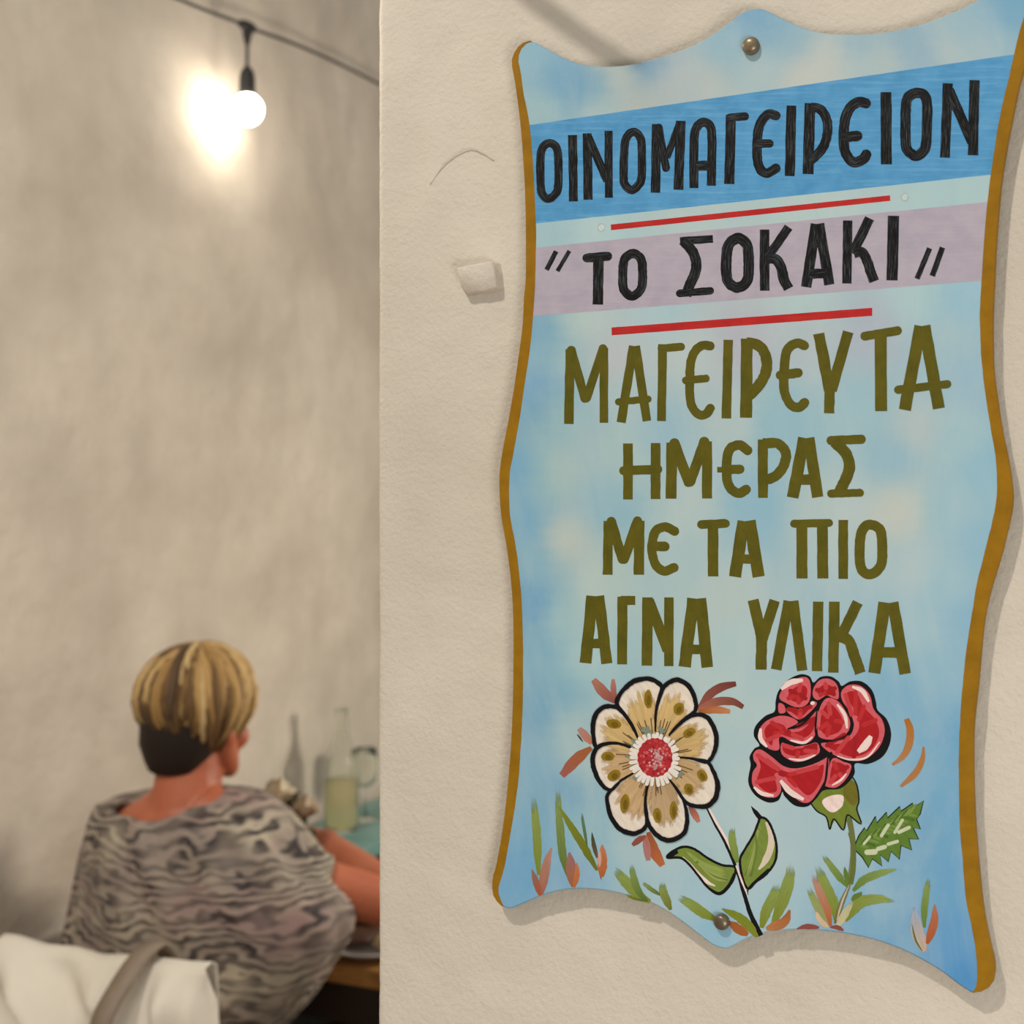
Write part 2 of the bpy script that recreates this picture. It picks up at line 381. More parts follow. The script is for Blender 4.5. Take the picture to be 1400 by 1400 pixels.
# control colours of the painted ground
CC = [(720, 75, 150, 192, 212), (760, 115, 122, 174, 207), (800, 122, 112, 167, 204), (850, 102, 196, 206, 202), (882, 90, 116, 165, 202), (905, 125, 186, 198, 200), (930, 110, 180, 196, 204), (820, 150, 178, 202, 204), (740, 150, 160, 196, 206), (880, 150, 190, 198, 192), (960, 120, 188, 200, 198), (1030, 22, 112, 168, 208), (1045, 40, 128, 178, 208), (990, 60, 150, 190, 210), (1035, 85, 178, 202, 208), (1100, 105, 200, 205, 200), (1080, 55, 150, 188, 208), (1130, 80, 196, 204, 200), (1170, 60, 150, 186, 206), (1180, 90, 176, 200, 206), (1210, 85, 186, 202, 204), (1245, 62, 140, 180, 205), (1255, 80, 136, 178, 206), (1290, 70, 178, 198, 202), (1320, 45, 150, 190, 210), (1380, 20, 120, 175, 208), (1400, -15, 110, 168, 205), (1370, 60, 160, 194, 210), (1330, 70, 168, 196, 208),
      (800, 325, 180, 212, 218), (770, 330, 160, 198, 212), (950, 315, 186, 208, 210), (1100, 300, 186, 210, 212), (1290, 270, 176, 208, 214), (900, 430, 172, 204, 216), (1250, 410, 174, 208, 216), (790, 440, 190, 210, 208), (1100, 425, 186, 212, 214),
      (736, 455, 120, 172, 204), (745, 480, 140, 186, 206), (770, 490, 172, 200, 206), (725, 530, 118, 172, 210), (735, 560, 124, 172, 202), (760, 570, 166, 200, 202), (708, 640, 118, 174, 212), (735, 640, 150, 192, 204), (760, 640, 182, 204, 198), (765, 740, 198, 206, 198), (712, 720, 124, 178, 210), (735, 760, 138, 186, 208), (722, 830, 112, 168, 208), (770, 850, 168, 202, 208), (735, 880, 132, 182, 208), (800, 900, 172, 206, 212), (735, 975, 116, 170, 204), (760, 960, 132, 182, 206), (780, 990, 176, 202, 206), (800, 1030, 176, 202, 206), (725, 1050, 138, 184, 210), (760, 1090, 128, 176, 206), (705, 1180, 108, 170, 214), (700, 1225, 110, 172, 214), (740, 1160, 130, 180, 210), (800, 1200, 116, 170, 212), (790, 1130, 150, 192, 208), (830, 1190, 156, 196, 212), (860, 1170, 176, 204, 212), (870, 1222, 164, 198, 214),
      (840, 490, 190, 196, 204), (850, 540, 172, 200, 208), (950, 480, 190, 206, 208), (1010, 470, 184, 188, 202), (1100, 450, 182, 196, 206), (1190, 450, 178, 190, 206), (1300, 460, 168, 200, 212), (1320, 420, 150, 196, 220), (1330, 520, 152, 192, 214), (1060, 575, 150, 194, 212), (1180, 560, 160, 198, 212), (1000, 575, 182, 204, 208), (900, 590, 150, 192, 212), (850, 620, 176, 204, 204), (830, 690, 146, 190, 208), (1030, 695, 148, 192, 214), (940, 700, 180, 204, 208), (1120, 700, 182, 204, 208), (1230, 700, 200, 208, 202), (1220, 620, 150, 192, 212), (1250, 590, 186, 202, 206), (1300, 600, 166, 202, 214), (1345, 640, 142, 192, 216), (1290, 700, 158, 198, 214), (1330, 740, 140, 190, 216), (1240, 780, 178, 204, 212), (1290, 800, 152, 196, 216), (1315, 850, 130, 184, 216), (1260, 860, 160, 198, 214), (1280, 920, 138, 188, 214), (1250, 960, 126, 180, 212), (1305, 1000, 112, 172, 212), (1270, 1060, 124, 178, 212), (900, 800, 178, 204, 208), (1000, 820, 186, 206, 206), (1000, 880, 182, 208, 212), (820, 800, 184, 206, 204), (1000, 950, 186, 210, 212), (1030, 1100, 186, 210, 214), (1090, 1120, 176, 204, 214), (1200, 1090, 134, 184, 212), (950, 1150, 178, 206, 214), (900, 1150, 176, 206, 212), (950, 1230, 172, 204, 218), (970, 1275, 150, 196, 222), (1060, 1180, 182, 206, 214), (1060, 1240, 170, 204, 218), (1150, 1150, 172, 202, 216), (1200, 1220, 146, 188, 214), (1160, 1262, 128, 178, 212), (1240, 1200, 120, 174, 210), (1300, 1120, 116, 174, 214), (1250, 1280, 108, 166, 208), (1310, 1200, 108, 168, 212), (1300, 1290, 100, 162, 212), (1325, 1335, 78, 148, 208), (1270, 1130, 112, 170, 208)]
def ground(x, y):
    sw = 0; r = g = b = 0
    for cx, cy, cr, cg, cb in CC:
        d = (x - cx) ** 2 + (y - cy) ** 2 + 700; wt = 1 / d ** 2.0
        sw += wt; r += wt * cr; g += wt * cg; b += wt * cb
    return rgb(r / sw * 0.965, g / sw * 0.965, b / sw * 0.955)
pts = [Vector((p.x, p.y)) for p in ring_in]; npx = list(ringpx)
nr = len(pts)
x = 676
while x < 1424:
    y = -30
    while y < 1356:
        q = B(x + (4 if (y // 9) % 2 else 0), y); pts.append(Vector((q.x, q.y))); npx.append((x, y)); y += 9
    x += 9
vo, eo, fo, ov, oe, of = delaunay_2d_cdt(pts, [], [list(range(nr))], 1, 1e-6)
cols = []
for i, q in enumerate(vo):
    k = ov[i][0] if ov[i] else 0
    cols.append(ground(*npx[k]))
V = [Vector((q.x, q.y, 0)) for q in vo]; Fc = [tuple(f) for f in fo]
nf = len(Fc)
me_front = child('panel', V, Fc, [M_PANEL, M_BOARD], col=cols, smooth=True, label='light blue painted board face with shaped edge')
bm = bmesh.new(); bm.from_mesh(me_front.data)
for f in bm.faces:
    if f.normal.z < 0: f.normal_flip()
lay = bm.verts.layers.float_color['Col']
lo = [[bm.verts.new((p.x, p.y, h)) for p in rr] for rr, h in ((ring, -0.0012), (ring, -TB))]
top = [bm.verts.new((p.x, p.y, 0)) for p in ring_in]
for a, b in ((top, lo[0]), (lo[0], lo[1])):
    for i in range(nr):
        j = (i + 1) % nr; f = bm.faces.new((a[i], a[j], b[j], b[i])); f.material_index = 1 if a is lo[0] else 0; f.smooth = True
for vtx, (px, py) in zip(top + lo[0], ringpx + ringpx): vtx[lay] = ground(px, py)
f = bm.faces.new(lo[1]); f.material_index = 1
bmesh.ops.recalc_face_normals(bm, faces=[f for f in bm.faces if f.calc_center_median().z < -1e-5])
bm.to_mesh(me_front.data); bm.free()

def resample(P, n):
    L = [0]
    for i in range(1, len(P)): L.append(L[-1] + math.dist(P[i - 1], P[i]))
    out = []; j = 0
    for k in range(n):
        t = L[-1] * k / (n - 1)
        while j < len(L) - 2 and L[j + 1] < t: j += 1
        u = (t - L[j]) / max(1e-9, L[j + 1] - L[j])
        out.append(tuple(P[j][i] + (P[j + 1][i] - P[j][i]) * u for i in range(len(P[0]))))
    return out
def border(IN, OUT, flip):
    n = 130
    a = resample(catmull(IN, 4), n); b = resample(catmull(OUT, 4), n)
    V = []; uv = []; Fc = []
    for k in range(n):
        p = B(*a[k], 0.00006); q = B(*b[k], 0.00006)
        wob = 0.0003 * noise.noise(Vector((k * 0.6, 3, 1 if flip else 0)))
        p.x += wob
        dirx = (q - p); dirx.z = 0; dirx = dirx.normalized() if dirx.length > 1e-6 else Vector((-1, 0, 0))
        for s_, h in ((0, 0.00006), (1, 0.00006)):
            P = p.lerp(q, s_); V.append(P)
        V.append(q + dirx * 0.0007 + Vector((0, 0, -0.0013))); V.append(q + dirx * 0.0007 + Vector((0, 0, -0.0065)))
        for m_ in range(4): uv.append((k * 0.12, m_ * 0.1))
    for k in range(n - 1):
        for m_ in range(3):
            i = k * 4 + m_; Fc.append((i, i + 1, i + 5, i + 4))
    o = child('painted_border', V, Fc, M_MUST, uv=uv, smooth=False, label='mustard painted border along the %s edge' % ('right' if flip else 'left'))
    fix_normals(o)
border(IN_L, OUT_L, False); border(IN_R, OUT_R + [(1404, -38)], True)

class Paint:
    """flat brush work; every stroke is a thin layer a little above the one before"""
    def __init__(s, h0=0.0001): s.v = []; s.f = []; s.uv = []; s.c = []; s.h = h0; s.dh = 0.000003; s.o = (0, 0); s.s = 1.0
    def crop(s, x, y, sc): s.o = (x, y); s.s = sc; return s
    def P(s, p): return (s.o[0] + p[0] / s.s, s.o[1] + p[1] / s.s)
    def stroke(s, pts, w, cap='flat', closed=False, col=(0, 0, 0, 1), col2=None, a=(1, 1), wob=0.03, wprof=None, sub=8):
        s.h += s.dh
        pts = catmull([s.P(p) for p in pts], sub, closed); w = w / s.s
        n = len(pts); seed = random.random() * 90
        S = []                                   # (x, y, tx, ty, halfwidth, t)
        L = 0
        for i in range(n):
            if closed: p0, p1 = pts[i - 1], pts[(i + 1) % n]
            else: p0, p1 = pts[max(0, i - 1)], pts[min(n - 1, i + 1)]
            tx, ty = p1[0] - p0[0], p1[1] - p0[1]; l = math.hypot(tx, ty) or 1
            if i: L += math.dist(pts[i], pts[i - 1])
            S.append([pts[i][0], pts[i][1], tx / l, ty / l, w / 2, L])
        T = L or 1
        if wprof:
            for q in S:
                t = q[5] / T * (len(wprof) - 1); k = min(int(t), len(wprof) - 2); q[4] *= wprof[k] + (wprof[k + 1] - wprof[k]) * (t - k)
        if cap == 'round' and not closed:
            for end in (0, 1):
                q = S[0] if end == 0 else S[-1]; d = -1 if end == 0 else 1; ex = []
                r = q[4]
                for fr in (0.35, 0.6, 0.8, 0.93, 0.99):
                    ex.append([q[0] + q[2] * d * r * fr, q[1] + q[3] * d * r * fr, q[2], q[3], r * math.sqrt(1 - fr * fr), q[5] + d * r * fr])
                S = (list(reversed(ex)) + S) if end == 0 else (S + ex)
        if closed: S.append([*S[0][:5], T])
        base = len(s.v); K = 5
        c2 = col2 or col
        for q in S:
            for k in range(K):
                e = (k / (K - 1)) * 2 - 1
                hw = q[4]
                if k in (0, K - 1):
                    hw *= 1 + wob * 2 * noise.noise(Vector((q[5] * 0.22, seed + k, 0)))
                x, y = q[0] - q[3] * hw * e, q[1] + q[2] * hw * e
                s.v.append(B(x, y, s.h)); s.uv.append(((q[5] + seed * 7) / 22.0, (e * q[4] + seed * 3) / 22.0))
                t = min(1, max(0, q[5] / T)); aa = a[0] + (a[1] - a[0]) * t if len(a) == 2 else (a[0] + (a[1] - a[0]) * t * 2 if t < .5 else a[1] + (a[2] - a[1]) * (t * 2 - 1))
                s.c.append((col[0] + (c2[0] - col[0]) * t, col[1] + (c2[1] - col[1]) * t, col[2] + (c2[2] - col[2]) * t, aa))
        for i in range(len(S) - 1):
            for k in range(K - 1):
                j = base + i * K + k; s.f.append((j, j + 1, j + 1 + K, j + K))
    def poly(s, pts, col=(0, 0, 0, 1), smooth=True, sub=5, jag=0.0, grow=0.0):
        s.h += s.dh
        P = [s.P(p) for p in pts]
        if smooth: P = catmull(P, sub, True)
        if jag:
            cx = sum(p[0] for p in P) / len(P); cy = sum(p[1] for p in P) / len(P)
            P = [(cx + (p[0] - cx) * (1 + jag * random.uniform(-1, 1)), cy + (p[1] - cy) * (1 + jag * random.uniform(-1, 1))) for p in P]
        if grow:
            cx = sum(p[0] for p in P) / len(P); cy = sum(p[1] for p in P) / len(P)
            P = [(cx + (p[0] - cx) * grow, cy + (p[1] - cy) * grow) for p in P]
        base = len(s.v)
        W = [B(x, y, s.h) for x, y in P]
        s.v += W; s.uv += [((p[0] * 0.6 + p[1] * 0.8) / 22.0, (p[1] * 0.6 - p[0] * 0.8) / 90.0) for p in P]; s.c += [(col[0], col[1], col[2], 1)] * len(P)
        for t in tessellate_polygon([[Vector((p.x, p.y, 0)) for p in W]]): s.f.append(tuple(base + i for i in t))
    def dot(s, x, y, rx, ry, col, rot=0, jag=0.04, n=14):
        s.poly([(x + rx * math.cos(2 * PI * k / n) * math.cos(rot) - ry * math.sin(2 * PI * k / n) * math.sin(rot), y + rx * math.cos(2 * PI * k / n) * math.sin(rot) + ry * math.sin(2 * PI * k / n) * math.cos(rot)) for k in range(n)], col, False, jag=jag)
    def build(s, name, mat, label=None, parent=sign):
        me = child(name, s.v, s.f, mat, s.uv, s.c, parent, False, label)
        bm = bmesh.new(); bm.from_mesh(me.data)
        for f in bm.faces:
            if f.normal.z < 0: f.normal_flip()
        bm.to_mesh(me.data); bm.free(); return me

def quadband(name, quad, mat, label):
    p = Paint(0.00002); n = 40
    for i in range(n + 1):
        t = i / n
        for j in range(3):
            a = (quad[0][0] + (quad[1][0] - quad[0][0]) * t, quad[0][1] + (quad[1][1] - quad[0][1]) * t)
            b = (quad[3][0] + (quad[2][0] - quad[3][0]) * t, quad[3][1] + (quad[2][1] - quad[3][1]) * t)
            u = j / 2; x = a[0] + (b[0] - a[0]) * u; y = a[1] + (b[1] - a[1]) * u
            if j != 1: y += 0.25 * noise.noise(Vector((i * 0.5, j * 9, len(name))))
            p.v.append(B(x, y, 0.00003)); p.uv.append((x / 60, y / 60)); p.c.append((1, 1, 1, 1))
    for i in range(n):
        for j in range(2): k = i * 3 + j; p.f.append((k, k + 1, k + 4, k + 3))
    p.build(name, mat, label)
# the bands stop under the mustard border on either side
def band(name, tl, tr, br, bl, mat, label):
    def on(curve, line):      # where a straight line meets the inner edge of the border
        (x0, y0), (x1, y1) = line
        C = catmull(curve, 6)
        for a, b in zip(C, C[1:]):
            fa = (a[1] - y0) - (y1 - y0) / (x1 - x0) * (a[0] - x0); fb_ = (b[1] - y0) - (y1 - y0) / (x1 - x0) * (b[0] - x0)
            if fa * fb_ <= 0 and fa != fb_: t = fa / (fa - fb_); return (a[0] + (b[0] - a[0]) * t, a[1] + (b[1] - a[1]) * t)
        return line[0]
    p = Paint(0.00002); n = 24
    for j in range(n + 1):
        t = j / n
        l = (tl[0] + (bl[0] - tl[0]) * t, tl[1] + (bl[1] - tl[1]) * t); r = (tr[0] + (br[0] - tr[0]) * t, tr[1] + (br[1] - tr[1]) * t)
        a = on(IN_L, (l, r)); b = on(IN_R, (l, r))
        for i in range(41):
            u = i / 40; x = a[0] + (b[0] - a[0]) * u; y = a[1] + (b[1] - a[1]) * u
            if i in (0,): x -= 0.6
            if i == 40: x += 0.6
            if j in (0, n): y += 0.5 * noise.noise(Vector((i * 0.7, j, 5)))
            p.v.append(B(x, y, 0.00002)); p.uv.append((x / 70, y / 70)); p.c.append((1, 1, 1, 1))
    for j in range(n):
        for i in range(40): k = j * 41 + i; p.f.append((k, k + 1, k + 42, k + 41))
    p.build(name, mat, label)
band('painted_band', (726, 170.6), (1385, 74.6), (1353, 239), (733, 305.5), M_BLUEB, 'bright blue band behind the top line of lettering')
band('painted_band', (733, 338.6), (1351.5, 276), (1340.4, 384), (730.7, 432), M_LAV, 'lavender grey band behind the second line of lettering')
quadband('painted_line', [(835, 307), (1216.8, 267), (1217.3, 274.6), (835.4, 314.8)], M_RED, 'upper thin red line')
quadband('painted_line', [(836, 447.8), (1192.6, 420.8), (1192.4, 431.8), (836.4, 458.4)], M_RED, 'lower thin red line')
def lettering(mat, label, *crops):
    p = Paint(); words = label.split('|'); wi = 0
    for (x, y, sc), strokes in crops:
        p.crop(x, y, sc)
        for st in strokes:
            if st == '|':
                p.build('lettering', mat, words[0] + words[1 + wi]); wi += 1; p = Paint().crop(x, y, sc); continue
            pts, w_ = st[0], st[1]; fl = st[2] if len(st) > 2 else ''
            p.stroke(pts, w_, 'round' if 'r' in fl else 'flat', 'c' in fl, wob=0.05)
    p.build('lettering', mat, label if len(words) == 1 else words[0] + words[1 + wi])
lettering(M_BLACK, 'black hand-painted letters reading ΟΙΝΟΜΑΓΕΙΡΕΙΟΝ',
 ((720, 140, 4.375), [
  ([(135, 243), (172, 262), (188, 320), (188, 500), (168, 552), (128, 578), (95, 550), (84, 500), (83, 330), (98, 268)], 50, 'c'),
  ([(275, 195), (280, 592)], 54),
  ([(362, 185), (368, 582)], 54), ([(368, 205), (482, 470)], 50), ([(490, 170), (492, 570)], 48),
  ([(640, 176), (676, 205), (688, 260), (688, 440), (668, 495), (628, 524), (590, 495), (580, 440), (586, 260), (603, 202)], 50, 'c'),
  ([(778, 130), (770, 540)], 56), ([(790, 150), (833, 393)], 46, 'r'), ([(915, 125), (838, 330)], 42), ([(922, 110), (908, 522)], 58),
  ([(1000, 512), (1002, 220), (1020, 145), (1058, 118), (1095, 140), (1108, 210), (1105, 498)], 54), ([(1015, 380), (1090, 378)], 60),
  ([(1222, 75), (1212, 488)], 60), ([(1215, 90), (1306, 83)], 48, 'r')]),
 ((1020, 90, 3.684), [
  ([(150, 250), (110, 244), (75, 285), (58, 350), (56, 460), (72, 520), (105, 540), (150, 516)], 48, 'r'), ([(60, 392), (118, 391)], 42, 'r'),
  ([(228, 200), (220, 555)], 50),
  ([(322, 188), (312, 545)], 54), ([(325, 208), (372, 218), (403, 262), (411, 325), (393, 400), (350, 455), (318, 480)], 48),
  ([(603, 188), (562, 183), (522, 215), (497, 280), (492, 390), (508, 452), (545, 486), (590, 470), (605, 447)], 52, 'r'), ([(510, 358), (560, 353)], 52, 'r'),
  ([(705, 132), (706, 496)], 55),
  ([(862, 136), (900, 152), (912, 205), (908, 375), (892, 430), (855, 453), (817, 428), (804, 380), (805, 205), (820, 155)], 52, 'c'),
  ([(1016, 88), (1002, 462)], 50), ([(1022, 120), (1138, 385)], 50), ([(1151, 72), (1143, 450)], 52)]))
lettering(M_BLACK, 'black hand-painted letters reading |ΤΟ with opening quote marks|ΣΟΚΑΚΙ with closing quote marks',
 ((730, 300, 4.667), [
  ([(142, 203), (80, 322)], 30), ([(226, 200), (150, 330)], 26),
  ([(338, 246), (470, 235)], 58, 'r'), ([(412, 240), (407, 543)], 66),
  ([(630, 218), (675, 240), (691, 290), (691, 410), (670, 462), (625, 490), (583, 462), (567, 410), (570, 290), (588, 240)], 58, 'c'),
  '|', ([(932, 138), (1142, 124)], 50), ([(950, 135), (1012, 205), (1036, 280), (1025, 350), (998, 410), (970, 485)], 66), ([(930, 472), (1125, 455)], 48, 'r'),
  ([(1302, 120), (1350, 150), (1368, 210), (1368, 360), (1345, 410), (1297, 434), (1245, 405), (1228, 350), (1230, 210), (1252, 150)], 68, 'c')]),
 ((1010, 280, 4.667), [
  ([(165, 158), (165, 548)], 62), ([(318, 142), (185, 335)], 56), ([(180, 345), (235, 348), (270, 400), (290, 480), (318, 535)], 66),
  ([(492, 122), (430, 525)], 66), ([(512, 120), (578, 510)], 66), ([(450, 440), (565, 438)], 62),
  ([(695, 100), (690, 502)], 60), ([(835, 86), (725, 310)], 62), ([(735, 308), (785, 302), (820, 360), (842, 430), (865, 488)], 64),
  ([(987, 70), (978, 482)], 72),
  ([(1218, 277), (1138, 472)], 34), ([(1300, 272), (1235, 454)], 36)]))
lettering(M_OLIVE, 'olive hand-painted letters reading ΜΑΓΕΙΡΕΥΤΑ',
 ((760, 430, 5.0), [
  ([(98, 238), (88, 748)], 64), ([(105, 245), (198, 572)], 62, 'r'), ([(322, 232), (210, 572)], 58, 'r'), ([(328, 228), (328, 740)], 58),
  ([(530, 215), (445, 738)], 62), ([(545, 215), (622, 728)], 60), ([(428, 597), (630, 578)], 48, 'r'),
  ([(730, 203), (722, 728)], 60), ([(722, 232), (855, 220)], 54, 'r'),
  ([(1055, 215), (1000, 212), (950, 252), (923, 320), (915, 430), (918, 570), (942, 650), (990, 688), (1030, 676), (1055, 640)], 60, 'r'), ([(888, 450), (1025, 437)], 52, 'r'),
  ([(1178, 173), (1165, 710)], 64),
  ([(1305, 165), (1300, 705)], 80)]),
 ((1030, 430, 5.0), [
  ([(-50, 192), (20, 205), (70, 250), (92, 330), (80, 410), (40, 480), (-15, 540), (-55, 575)], 74),
  ([(348, 212), (305, 195), (252, 218), (222, 270), (212, 360), (209, 500), (232, 582), (272, 628), (318, 632), (350, 602)], 64, 'r'), ([(185, 415), (305, 398)], 64, 'r'),
  ([(448, 130), (520, 520)], 76), ([(648, 118), (535, 520)], 72), ([(522, 480), (518, 675)], 70),
  ([(762, 148), (985, 110)], 60, 'r'), ([(870, 140), (873, 660)], 82),
  ([(1142, 78), (1035, 652)], 82), ([(1168, 76), (1268, 642)], 82), ([(990, 515), (1325, 476)], 56, 'r')]))
lettering(M_OLIVE, 'olive hand-painted letters reading ΗΜΕΡΑΣ',
 ((810, 580, 3.5), [
  ([(170, 92), (170, 360)], 46), ([(302, 90), (302, 358)], 46), ([(150, 222), (312, 216)], 44, 'r'),
  ([(380, 88), (376, 356)], 52), ([(393, 92), (460, 275)], 50, 'r'), ([(535, 84), (468, 275)], 48, 'r'), ([(548, 82), (548, 355)], 48),
  ([(742, 125), (706, 100), (665, 112), (645, 155), (643, 255), (662, 308), (702, 330), (735, 312)], 46, 'r'), ([(635, 217), (705, 215)], 44, 'r'), ([(597, 218), (640, 217)], 26),
  ([(815, 73), (816, 352)], 48), ([(815, 92), (885, 92), (922, 128), (924, 170), (903, 220), (865, 254), (832, 265)], 48),
  ([(1012, 65), (958, 351)], 56), ([(1035, 65), (1078, 349)], 54), ([(985, 265), (1065, 265)], 50),
  ([(1142, 78), (1286, 72)], 44, 'r'), ([(1158, 85), (1212, 140), (1230, 195), (1217, 250), (1180, 330)], 54), ([(1142, 332), (1280, 328)], 38, 'r')]))
lettering(M_OLIVE, 'olive hand-painted letters reading |ΜΕ|ΤΑ|ΠΙΟ',
 ((810, 580, 3.5), [
  ([(76, 463), (72, 720)], 46), ([(90, 466), (143, 645)], 46, 'r'), ([(215, 464), (152, 645)], 46, 'r'), ([(224, 462), (222, 720)], 50),
  ([(393, 512), (350, 492), (305, 508), (288, 555), (286, 620), (306, 678), (345, 703), (390, 686)], 44, 'r'), ([(290, 583), (346, 585)], 46, 'r'),
  '|', ([(522, 480), (636, 475)], 42, 'r'), ([(577, 478), (577, 728)], 50),
  ([(722, 463), (682, 730)], 58), ([(752, 461), (795, 730)], 58), ([(700, 645), (775, 645)], 44),
  '|', ([(965, 476), (1132, 472)], 38, 'r'), ([(1002, 475), (1002, 738)], 52), ([(1100, 475), (1102, 738)], 52),
  ([(1200, 458), (1200, 740)], 46),
  ([(1328, 480), (1372, 500), (1385, 550), (1385, 655), (1362, 700), (1325, 718), (1292, 700), (1279, 650), (1281, 550), (1296, 500)], 48, 'c')]))
lettering(M_OLIVE, 'olive hand-painted letters reading |ΑΓΝΑ|ΥΛΙΚΑ',
 ((780, 790, 2.917), [
  ([(86, 72), (60, 340)], 46), ([(112, 72), (145, 342)], 44), ([(75, 262), (130, 262)], 38),
  ([(207, 75), (206, 345)], 40), ([(200, 90), (258, 90)], 36),
  ([(307, 78), (305, 350)], 42), ([(312, 90), (388, 290)], 42), ([(392, 78), (392, 352)], 38),
  ([(490, 82), (455, 355)], 48), ([(518, 82), (545, 357)], 46), ([(470, 285), (530, 285)], 38),
  '|', ([(728, 88), (764, 240)], 44), ([(814, 90), (765, 245)], 42), ([(762, 220), (760, 366)], 44),
  ([(870, 92), (820, 366)], 42), ([(888, 92), (924, 370)], 42),
  ([(988, 95), (983, 372)], 42),
  ([(1052, 95), (1048, 378)], 42), ([(1146, 98), (1075, 240)], 42), ([(1068, 232), (1110, 252), (1132, 310), (1156, 380)], 44),
  ([(1252, 98), (1212, 380)], 48), ([(1285, 98), (1335, 383)], 46), ([(1225, 298), (1310, 298)], 42)]))

# ------------------------------------------------------------ painted flowers
BK = rgb(14, 12, 14); CRM = rgb(226, 214, 198); TAN = rgb(206, 176, 120); TAN2 = rgb(184, 158, 122); OLV = rgb(138, 112, 22)
GRN = rgb(118, 138, 58); GRN2 = rgb(96, 122, 44); BRN = rgb(148, 80, 46); BRR = rgb(140, 76, 64); ORG = rgb(160, 94, 46); RED = rgb(172, 28, 34); PNK = rgb(208, 92, 100); WHT = rgb(236, 214, 206)
pf = (740, 900, 4.375)
# daisy
p = Paint(0.0001).crop(*pf)
for pts, w_, c1, c2 in [
  ([(440, 262), (370, 200), (312, 128)], 62, BRR, rgb(172, 116, 98)), ([(437, 262), (432, 190), (430, 125)], 34, BRR, rgb(180, 120, 110)),
  ([(940, 298), (1010, 215), (1080, 172), (1165, 152)], 52, rgb(146, 84, 72), rgb(112, 58, 50)), ([(935, 302), (1040, 262), (1140, 258), (1208, 292)], 50, rgb(166, 104, 86), rgb(116, 60, 48)), ([(940, 318), (1040, 308), (1130, 318)], 44, ORG, rgb(196, 126, 84)),
  ([(300, 512), (265, 465), (225, 420)], 48, rgb(180, 116, 90), rgb(176, 130, 120)), ([(250, 500), (215, 455)], 10, rgb(60, 60, 70), rgb(60, 60, 70)), ([(300, 535), (215, 600), (122, 702)], 66, ORG, rgb(158, 92, 80)),
  ([(640, 1040), (668, 1140), (725, 1240)], 66, BRN, rgb(182, 104, 62)), ([(622, 1060), (632, 1140), (640, 1210)], 44, rgb(170, 108, 96), rgb(170, 120, 120)), ([(625, 1062), (580, 1090), (545, 1118)], 36, BRR, BRR), ([(885, 888), (915, 930), (942, 980)], 40, BRR, rgb(190, 120, 100))]:
    p.stroke(pts, w_, 'flat', col=c1, col2=c2, a=(1, 0.9, 0.55), wprof=[0.35, 1.0, 1.0, 0.55])
PET = [
 [(585, 490), (550, 405), (505, 340), (456, 282), (460, 235), (500, 180), (560, 135), (640, 122), (700, 148), (722, 185), (702, 250), (685, 330), (682, 435), (640, 500)],
 [(682, 435), (690, 300), (725, 185), (770, 142), (820, 130), (880, 165), (915, 230), (922, 310), (860, 360), (800, 415), (765, 460), (710, 500)],
 [(765, 460), (860, 370), (930, 338), (990, 352), (1030, 410), (1048, 480), (1035, 560), (992, 620), (900, 600), (820, 592), (760, 560)],
 [(820, 592), (900, 600), (992, 620), (1030, 680), (1054, 750), (1045, 830), (1000, 880), (940, 887), (870, 865), (820, 800), (765, 722), (740, 660)],
 [(765, 722), (820, 790), (857, 870), (872, 960), (857, 1040), (800, 1082), (740, 1086), (680, 1048), (640, 985), (622, 890), (627, 800), (645, 735), (700, 690)],
 [(645, 735), (624, 850), (632, 985), (590, 1037), (530, 1046), (460, 1012), (410, 930), (394, 830), (430, 778), (480, 730), (548, 688), (610, 680)],
 [(548, 688), (480, 730), (420, 787), (368, 762), (325, 690), (307, 605), (330, 540), (380, 513), (450, 508), (510, 525), (560, 550), (600, 610)],
 [(545, 530), (460, 508), (380, 512), (328, 528), (312, 470), (312, 380), (345, 310), (400, 288), (460, 300), (520, 370), (585, 490), (600, 540)]]
fills = [TAN, TAN, TAN, rgb(196, 166, 122), TAN2, rgb(198, 166, 124), rgb(196, 164, 122), TAN]
CX, CY = 680, 590
for q in PET: p.poly(q, CRM)
